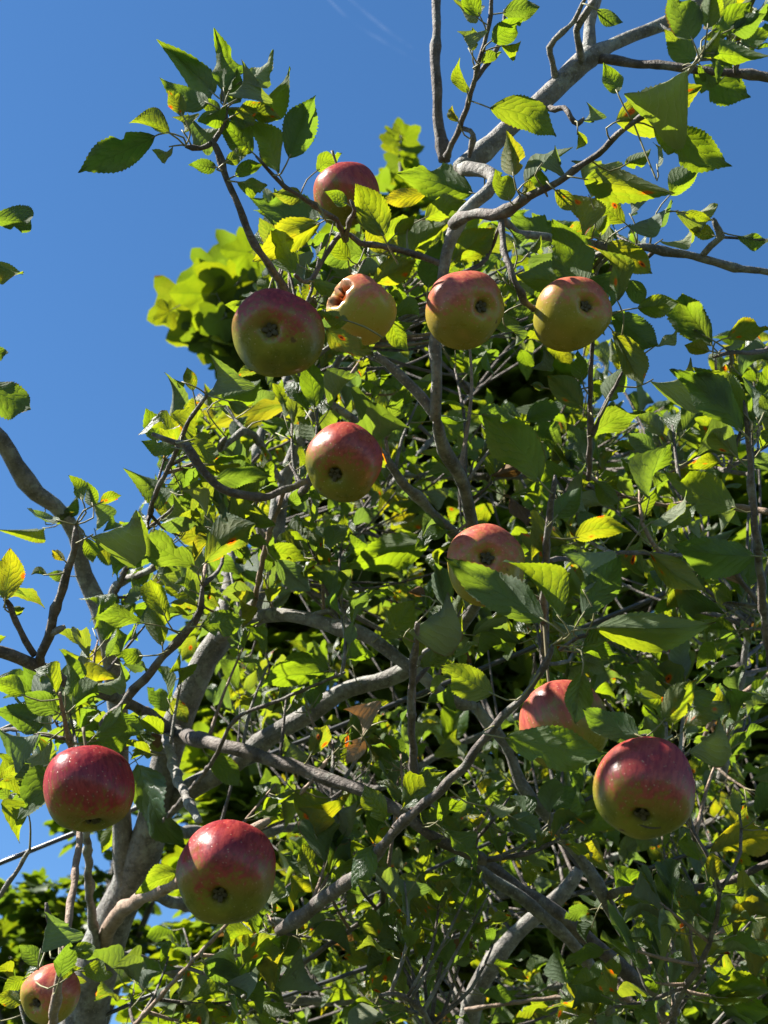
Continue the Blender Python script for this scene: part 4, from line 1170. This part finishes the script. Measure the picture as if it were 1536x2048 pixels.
def join_leaves(name, items, lib, mats, parent, inv):
    vs, fs, us, mis, rs = [], [], [], [], []
    off = 0
    for vi, M, mi, rnd in items:
        V, Fc, U = lib[vi]
        A = np.array(inv @ M)
        vs.append(V @ A[:3, :3].T + A[:3, 3]); fs.append(Fc + off); us.append(U)
        mis.append(np.full(len(Fc), mi)); rs.append(np.full(len(V), rnd))
        off += len(V)
    V = np.vstack(vs); Fc = np.vstack(fs); U = np.vstack(us)
    me = bpy.data.meshes.new(name)
    nf, k = Fc.shape
    me.vertices.add(len(V)); me.loops.add(nf * k); me.polygons.add(nf)
    me.vertices.foreach_set('co', V.astype(np.float32).ravel())
    me.loops.foreach_set('vertex_index', Fc.astype(np.int32).ravel())
    me.polygons.foreach_set('loop_start', np.arange(0, nf * k, k, dtype=np.int32))
    me.update(calc_edges=True)
    for m in mats:
        me.materials.append(m)
    me.polygons.foreach_set('material_index', np.concatenate(mis).astype(np.int32))
    me.polygons.foreach_set('use_smooth', np.ones(nf, dtype=bool))
    uvl = me.uv_layers.new(name='UVMap')
    uvl.data.foreach_set('uv', U[Fc.ravel()].astype(np.float32).ravel())
    at = me.attributes.new('rnd', 'FLOAT', 'POINT')
    at.data.foreach_set('value', np.concatenate(rs).astype(np.float32))
    me.validate()
    return link(name, me, parent)


fo = join_leaves('foliage', STUFF, LO_NP, LEAF_MATS, apple_tree, tree_inv)
fo['kind'] = 'stuff'
po = link('leaf_stalks', new_mesh('leaf_stalks', [q - tree_base for q in pet_v], pet_f, [M_PET]), apple_tree)
po['kind'] = 'stuff'
to_ = link('twigs', new_mesh('twigs', far_v, far_f, [D]), apple_tree)
to_['kind'] = 'stuff'

# ------------------------------------------------------------------ overhead cables
def cable(x0, y0, d0, x1, y1, d1, rad, label):
    a, b = P(x0, y0, d0), P(x1, y1, d1)
    dv = b - a
    L = dv.length
    u = dv.normalized()
    pts = []
    for i in range(41):
        t = -6 + i * (12 + L) / 40
        s = (t - L / 2) / (6 + L / 2)
        pts.append(a + u * t + Vector((0, 0, 0.10 * (s * s) - 0.01)))
    c = thing('overhead_cable', label, 'cable', a, 'cables behind the apple tree')
    v, f = tube_geo([p - a for p in pts], [rad] * 41, 10)
    link('sheath', new_mesh('sheath', v, f, [M_CABLE]), c)
    # a second, thinner wire lashed round it in a long spiral
    w = []
    o1 = u.orthogonal().normalized(); o2 = u.cross(o1)
    for i in range(400):
        q = i / 399 * 40
        k0 = min(39, int(q)); p = pts[k0].lerp(pts[k0 + 1], q - k0)
        an = i * 0.9
        w.append(p - a + (o1 * math.cos(an) + o2 * math.sin(an)) * rad)
    v, f = tube_geo(w, [rad * 0.28] * 400, 4)
    link('lashing_wire', new_mesh('lashing_wire', v, f, [M_CABLE]), c)


cable(0, 1715, 2.16, 768, 1405, 2.2, 0.0038, 'black cable running up behind the crimson apple and the thick diagonal branch')
cable(590, 1848, 2.1, 1193, 1577, 2.16, 0.0029, 'thin black cable passing behind the bright scratched apple')
cable(475, 2013, 2.08, 1478, 1660, 2.14, 0.0033, 'lowest black cable slanting across the shaded leaves at the bottom')

# ------------------------------------------------------------------ maple trees behind
def maple_leaf(seed, detail):
    """Five pointed lobes; base at the origin, tip along +x, size 1."""
    r = random.Random(seed)
    tips = [(-128, 0.52), (-62, 0.80), (0, 0.97), (62, 0.80), (128, 0.52)]
    ctr = (0.10, 0.0)
    ring = [(-0.02, 0.0)]
    pts = []
    for i, (a, ln) in enumerate(tips):
        ln *= r.uniform(0.9, 1.08)
        ar = R(a + r.uniform(-5, 5))
        if i:
            am = R((a + tips[i - 1][0]) / 2)
            rm = 0.60 * min(1, (ln + tips[i - 1][1]) / 1.7)
            pts.append((rm * math.cos(am), rm * math.sin(am)))
        for da, q in ((-22, 0.70), (-14, 0.86), (-5, 0.95), (0, 1.0), (5, 0.95), (13, 0.87), (21, 0.72)):
            pts.append((ln * q * math.cos(ar + R(da)), ln * q * math.sin(ar + R(da))))
    cup, droop = r.uniform(-0.12, 0.25), r.uniform(0.05, 0.35)
    V, U = [], []

    def z_of(x, y):
        return cup * abs(y) - droop * max(0, x) ** 2 * 0.6 + 0.04 * math.sin(9 * x + seed) + 0.05 * math.sin(7 * y + seed * 2)
    for (x, y) in [ctr] + [(-0.03, -0.02)] + pts + [(-0.03, 0.02)]:
        V.append((x, y, z_of(x, y))); U.append((max(0, min(1, x * 0.8 + 0.2)), 0.5 + y * 0.65))
    n = len(V)
    Fc = [(0, i, i + 1) for i in range(1, n - 1)]
    return np.array(V), np.array(Fc), np.array(U)


MAP_LIB = [maple_leaf(s, 1) for s in range(10)]
MAP_MESH = [mesh_with_uv('maple_leaf_blade', [tuple(x) for x in v], [tuple(int(i) for i in f) for f in fc], u, [M_MAPLE]) for v, fc, u in MAP_LIB]
mr = random.Random(99)


M_MAPLE2 = leaf_material('young_maple_leaf', (0.022, 0.045, 0.010), (0.04, 0.062, 0.018), (0.14, 0.21, 0.005), veins=4.0, gloss=0.5, tmix=0.5, apple=False)


def maple(label, base, trunk_pts, trunk_r, blobs, lo, hi, seed, lm=None, sprays=()):
    t = thing('maple_tree', label, 'tree', base)
    r = random.Random(seed)
    inv = Matrix.Translation(-base)
    pp, rr = catmull([Vector(p) for p in trunk_pts], trunk_r, 0.12)
    v, f = tube_geo(pp, rr, 14)
    link('trunk', new_mesh('trunk', [q - base for q in v], f, [M_MBARK]), t)
    items = []
    for (px, py, d, sx, sy, sd, n) in blobs:
        c = P(px, py, d)
        # limb to the clump
        st = min(pp, key=lambda w: (w - (c - UPV * 0.7)).length)
        m = st.lerp(c, 0.5) + Vector((r.uniform(-.1, .1), r.uniform(-.1, .1), -0.08))
        lp, lr = catmull([st, m, c], [0.028, 0.016, 0.006], 0.08)
        v, f = tube_geo(lp, lr, 8)
        link('branch', new_mesh('branch', [q - base for q in v], f, [M_MBARK]), t)
        # small tiers of leaves: maples carry them in loose flat sprays
        ns = max(3, int(n / 9 * 0.95))
        for s in range(ns):
            while True:
                a = Vector((r.uniform(-1, 1), r.uniform(-1, 1), r.uniform(-1, 1)))
                if a.length < 1:
                    break
            sc = c + RIGHT * (a.x * sx * d / F) + UP * (a.y * sy * d / F) + FWD * (a.z * sd * 0.65)
            tilt = Vector((r.gauss(0, .25), r.gauss(0, .25), 1)).normalized()
            tw, twr = catmull([lp[-1 - int(r.uniform(0, len(lp) * 0.6))], sc.lerp(c, 0.45) - UPV * 0.03, sc], [0.004, 0.003, 0.0015], 0.1)
            v, f = tube_geo(tw, twr, 4)
            twv.append((t, base, v, f))
            outw = (sc - st); outw.z = 0
            outw = outw.normalized() if outw.length > 1e-4 else Vector((1, 0, 0))
            for q in range(9 if d > 4.15 else 6):
                hd = (outw * 0.9 + Vector((r.gauss(0, .75), r.gauss(0, .75), r.uniform(-0.55, 0.1)))).normalized()
                p = sc + hd * r.uniform(0.02, 0.12) + UPV * r.uniform(-0.04, 0.04)
                L = r.uniform(lo, hi)
                nrm = (tilt + hd * 0.35 + Vector((r.gauss(0, .35), r.gauss(0, .35), 0))).normalized()
                nf = (nrm - hd * nrm.dot(hd)).normalized()
                items.append((r.randrange(10), leaf_matrix(p, p + hd * L, nf, True, L), 0, r.random()))
    # sprays that stand clear of the crown, leaf by leaf
    for limb, recs in sprays:
        pts = [P(*q) for q in limb]
        st = min(pp, key=lambda w: (w - pts[0]).length)
        lp, lr = catmull([st] + pts, [0.02] + [0.009] * (len(pts) - 1) + [0.003], 0.06)
        v, f = tube_geo(lp, lr, 7)
        link('branch', new_mesh('branch', [q - base for q in v], f, [M_MBARK]), t)
        dref = limb[-1][2]
        for (bx, by, tx, ty, tgt) in recs:
            d = dref + r.uniform(-0.12, 0.12)
            k1 = 1.25
            p0 = P(bx, by, d)
            p1 = P(bx + (tx - bx) * k1, by + (ty - by) * k1, d + r.uniform(-0.03, 0.05))
            x = (p1 - p0); L = x.length * 1.1; x.normalize()
            c = (CAM - p0); c = (c - x * c.dot(x)).normalized(); s_ = x.cross(c)
            nf = min((c * math.cos(R(a)) + s_ * math.sin(R(a)) for a in range(-55, 56, 5)), key=lambda n_: abs(n_.dot(SUN) - tgt) + 0.15 * n_.z)
            link('leaf', MAP_MESH[r.randrange(10)], t, inv @ leaf_matrix(p0, p1, nf, False, L))
            w = min(lp, key=lambda q: (q - p0).length)
            v, f = tube_geo([p0 + x * 0.004, p0 - x * 0.015, w], [0.0012, 0.0013, 0.0016], 5)
            twv.append((t, base, v, f))
    # twigs as one mesh
    vv, ff = [], []
    for (tt, bb, v, f) in twv:
        if tt is t:
            o = len(vv)
            vv += [q - base for q in v]; ff += [tuple(i + o for i in x) for x in f]
    tw_o = link('twigs', new_mesh('twigs', vv, ff, [M_MBARK]), t)
    tw_o['kind'] = 'stuff'
    # the 300 nearest in view are objects, the rest one mesh
    def key(it):
        x, y, d = to_px(it[1].translation)
        return d if (-30 < x < 1566 and -30 < y < 2078) else d + 100
    items.sort(key=key)
    for vi, M, mi, rnd in items[:300 - sum(len(q[1]) for q in sprays)]:
        lo_ = link('leaf', MAP_MESH[vi], t, inv @ M)
        if lm:
            lo_.material_slots[0].link = 'OBJECT'
            lo_.material_slots[0].material = lm
    o = join_leaves('foliage', items[300 - sum(len(q[1]) for q in sprays):], MAP_LIB, [lm or M_MAPLE], t, inv)
    o['kind'] = 'stuff'
    return t


twv = []
BIG = [(560, 690, 4.15, 60, 50, .25, 40), (640, 660, 4.2, 100, 80, .4, 160), (560, 740, 4.1, 110, 70, .3, 60), (790, 460, 4.3, 70, 40, .3, 50),
       (800, 700, 4.4, 230, 170, .5, 560), (1000, 780, 4.4, 130, 90, .5, 260), (600, 900, 4.4, 170, 170, .5, 420), (850, 1000, 4.5, 280, 200, .6, 800), (1150, 1000, 4.8, 200, 130, .6, 420), (1370, 950, 4.9, 100, 60, .4, 130),
       (1400, 1100, 4.9, 220, 150, .6, 520), (650, 1250, 4.5, 230, 170, .6, 560), (1000, 1300, 4.8, 300, 200, .6, 800), (1400, 1400, 5.0, 240, 200, .6, 700), (560, 1500, 4.5, 190, 170, .6, 420), (850, 1600, 4.7, 290, 200, .6, 760), (1200, 1700, 4.9, 300, 200, .6, 800),
       (1550, 1650, 5.0, 200, 250, .6, 500), (620, 1800, 4.5, 230, 170, .6, 520), (950, 1950, 4.8, 330, 180, .6, 700), (1400, 1950, 5.0, 300, 180, .6, 600), (500, 2030, 4.4, 190, 110, .6, 300), (1700, 1250, 5.0, 120, 250, .6, 300)]
mb = Vector((0.45, 4.5, 0))
mp = P(900, 1300, 4.9)
maple('broad maple tree with yellow green lobed leaves filling the view behind the apple tree', mb,
      [mb + Vector((0, 0, -0.1)), mb + Vector((0, 0, 1.0)), P(900, 2000, 4.9), P(880, 1500, 4.85), P(850, 1100, 4.7), P(800, 700, 4.5)], [0.14, 0.11, 0.09, 0.07, 0.05, 0.02], BIG, 0.075, 0.125, 5, None, (
          ([(620, 640, 4.15), (540, 590, 4.05), (470, 575, 4.0), (400, 590, 4.0)],
           [(478, 518, 408, 530, -.6), (500, 505, 450, 500, -.5), (428, 556, 366, 560, -.6), (365, 612, 300, 636, -.6), (474, 568, 408, 626, -.62), (424, 588, 352, 586, -.55), (420, 654, 342, 672, -.6), (548, 544, 474, 562, -.6), (470, 562, 418, 566, -.05),
            (444, 638, 404, 664, -.5), (468, 656, 414, 694, -.05), (492, 708, 436, 748, -.6), (414, 678, 382, 696, -.5), (534, 572, 486, 596, -.1), (400, 632, 372, 656, -.1), (450, 600, 420, 640, -.15), (520, 620, 470, 650, -.5), (500, 660, 460, 700, -.3),
            (580, 520, 530, 530, -.5), (540, 680, 500, 730, -.5), (560, 560, 520, 600, -.4), (340, 622, 312, 640, -.3), (500, 530, 470, 556, -.2)]),
          ([(800, 470, 4.4), (805, 400, 4.4), (803, 330, 4.4), (802, 290, 4.4)],
           [(800, 296, 766, 290, -.6), (806, 276, 838, 252, -.6), (796, 284, 764, 272, -.5), (812, 318, 846, 334, -.4), (800, 330, 770, 348, -.5), (808, 300, 842, 300, .3), (800, 270, 790, 250, -.5), (815, 345, 850, 362, -.5), (790, 360, 762, 380, -.5)]),
          ([(1330, 960, 4.9), (1350, 910, 4.9), (1372, 880, 4.9)],
           [(1350, 892, 1322, 876, -.5), (1372, 880, 1392, 866, -.5), (1368, 892, 1408, 896, -.5), (1340, 910, 1310, 920, -.4), (1360, 905, 1390, 920, -.5)])))
SM = [(90, 1800, 5.6, 120, 60, .4, 90), (40, 1900, 5.6, 110, 70, .4, 100), (200, 1770, 5.6, 90, 60, .4, 50), (150, 1880, 5.7, 110, 60, .4, 80), (230, 1640, 5.6, 60, 50, .3, 22), (330, 1920, 5.6, 110, 100, .4, 100), (120, 2000, 5.7, 200, 60, .4, 150), (350, 1700, 5.6, 80, 90, .4, 60), (430, 1560, 5.5, 80, 100, .4, 70), (-60, 1800, 5.6, 80, 140, .4, 80)]
sb = Vector((-1.25, 5.2, 0))
maple('slender young maple tree with small dark leaves against the sky behind the trunk', sb,
      [sb + Vector((0, 0, -0.1)), sb + Vector((0, 0, 1.2)), P(200, 2030, 5.7), P(190, 1850, 5.6), P(260, 1690, 5.6)], [0.06, 0.05, 0.035, 0.022, 0.008], SM, 0.06, 0.10, 8, M_MAPLE2)
print('leaves', leaf_count, 'fill', len(STUFF), 'twigs', fill_twigs)
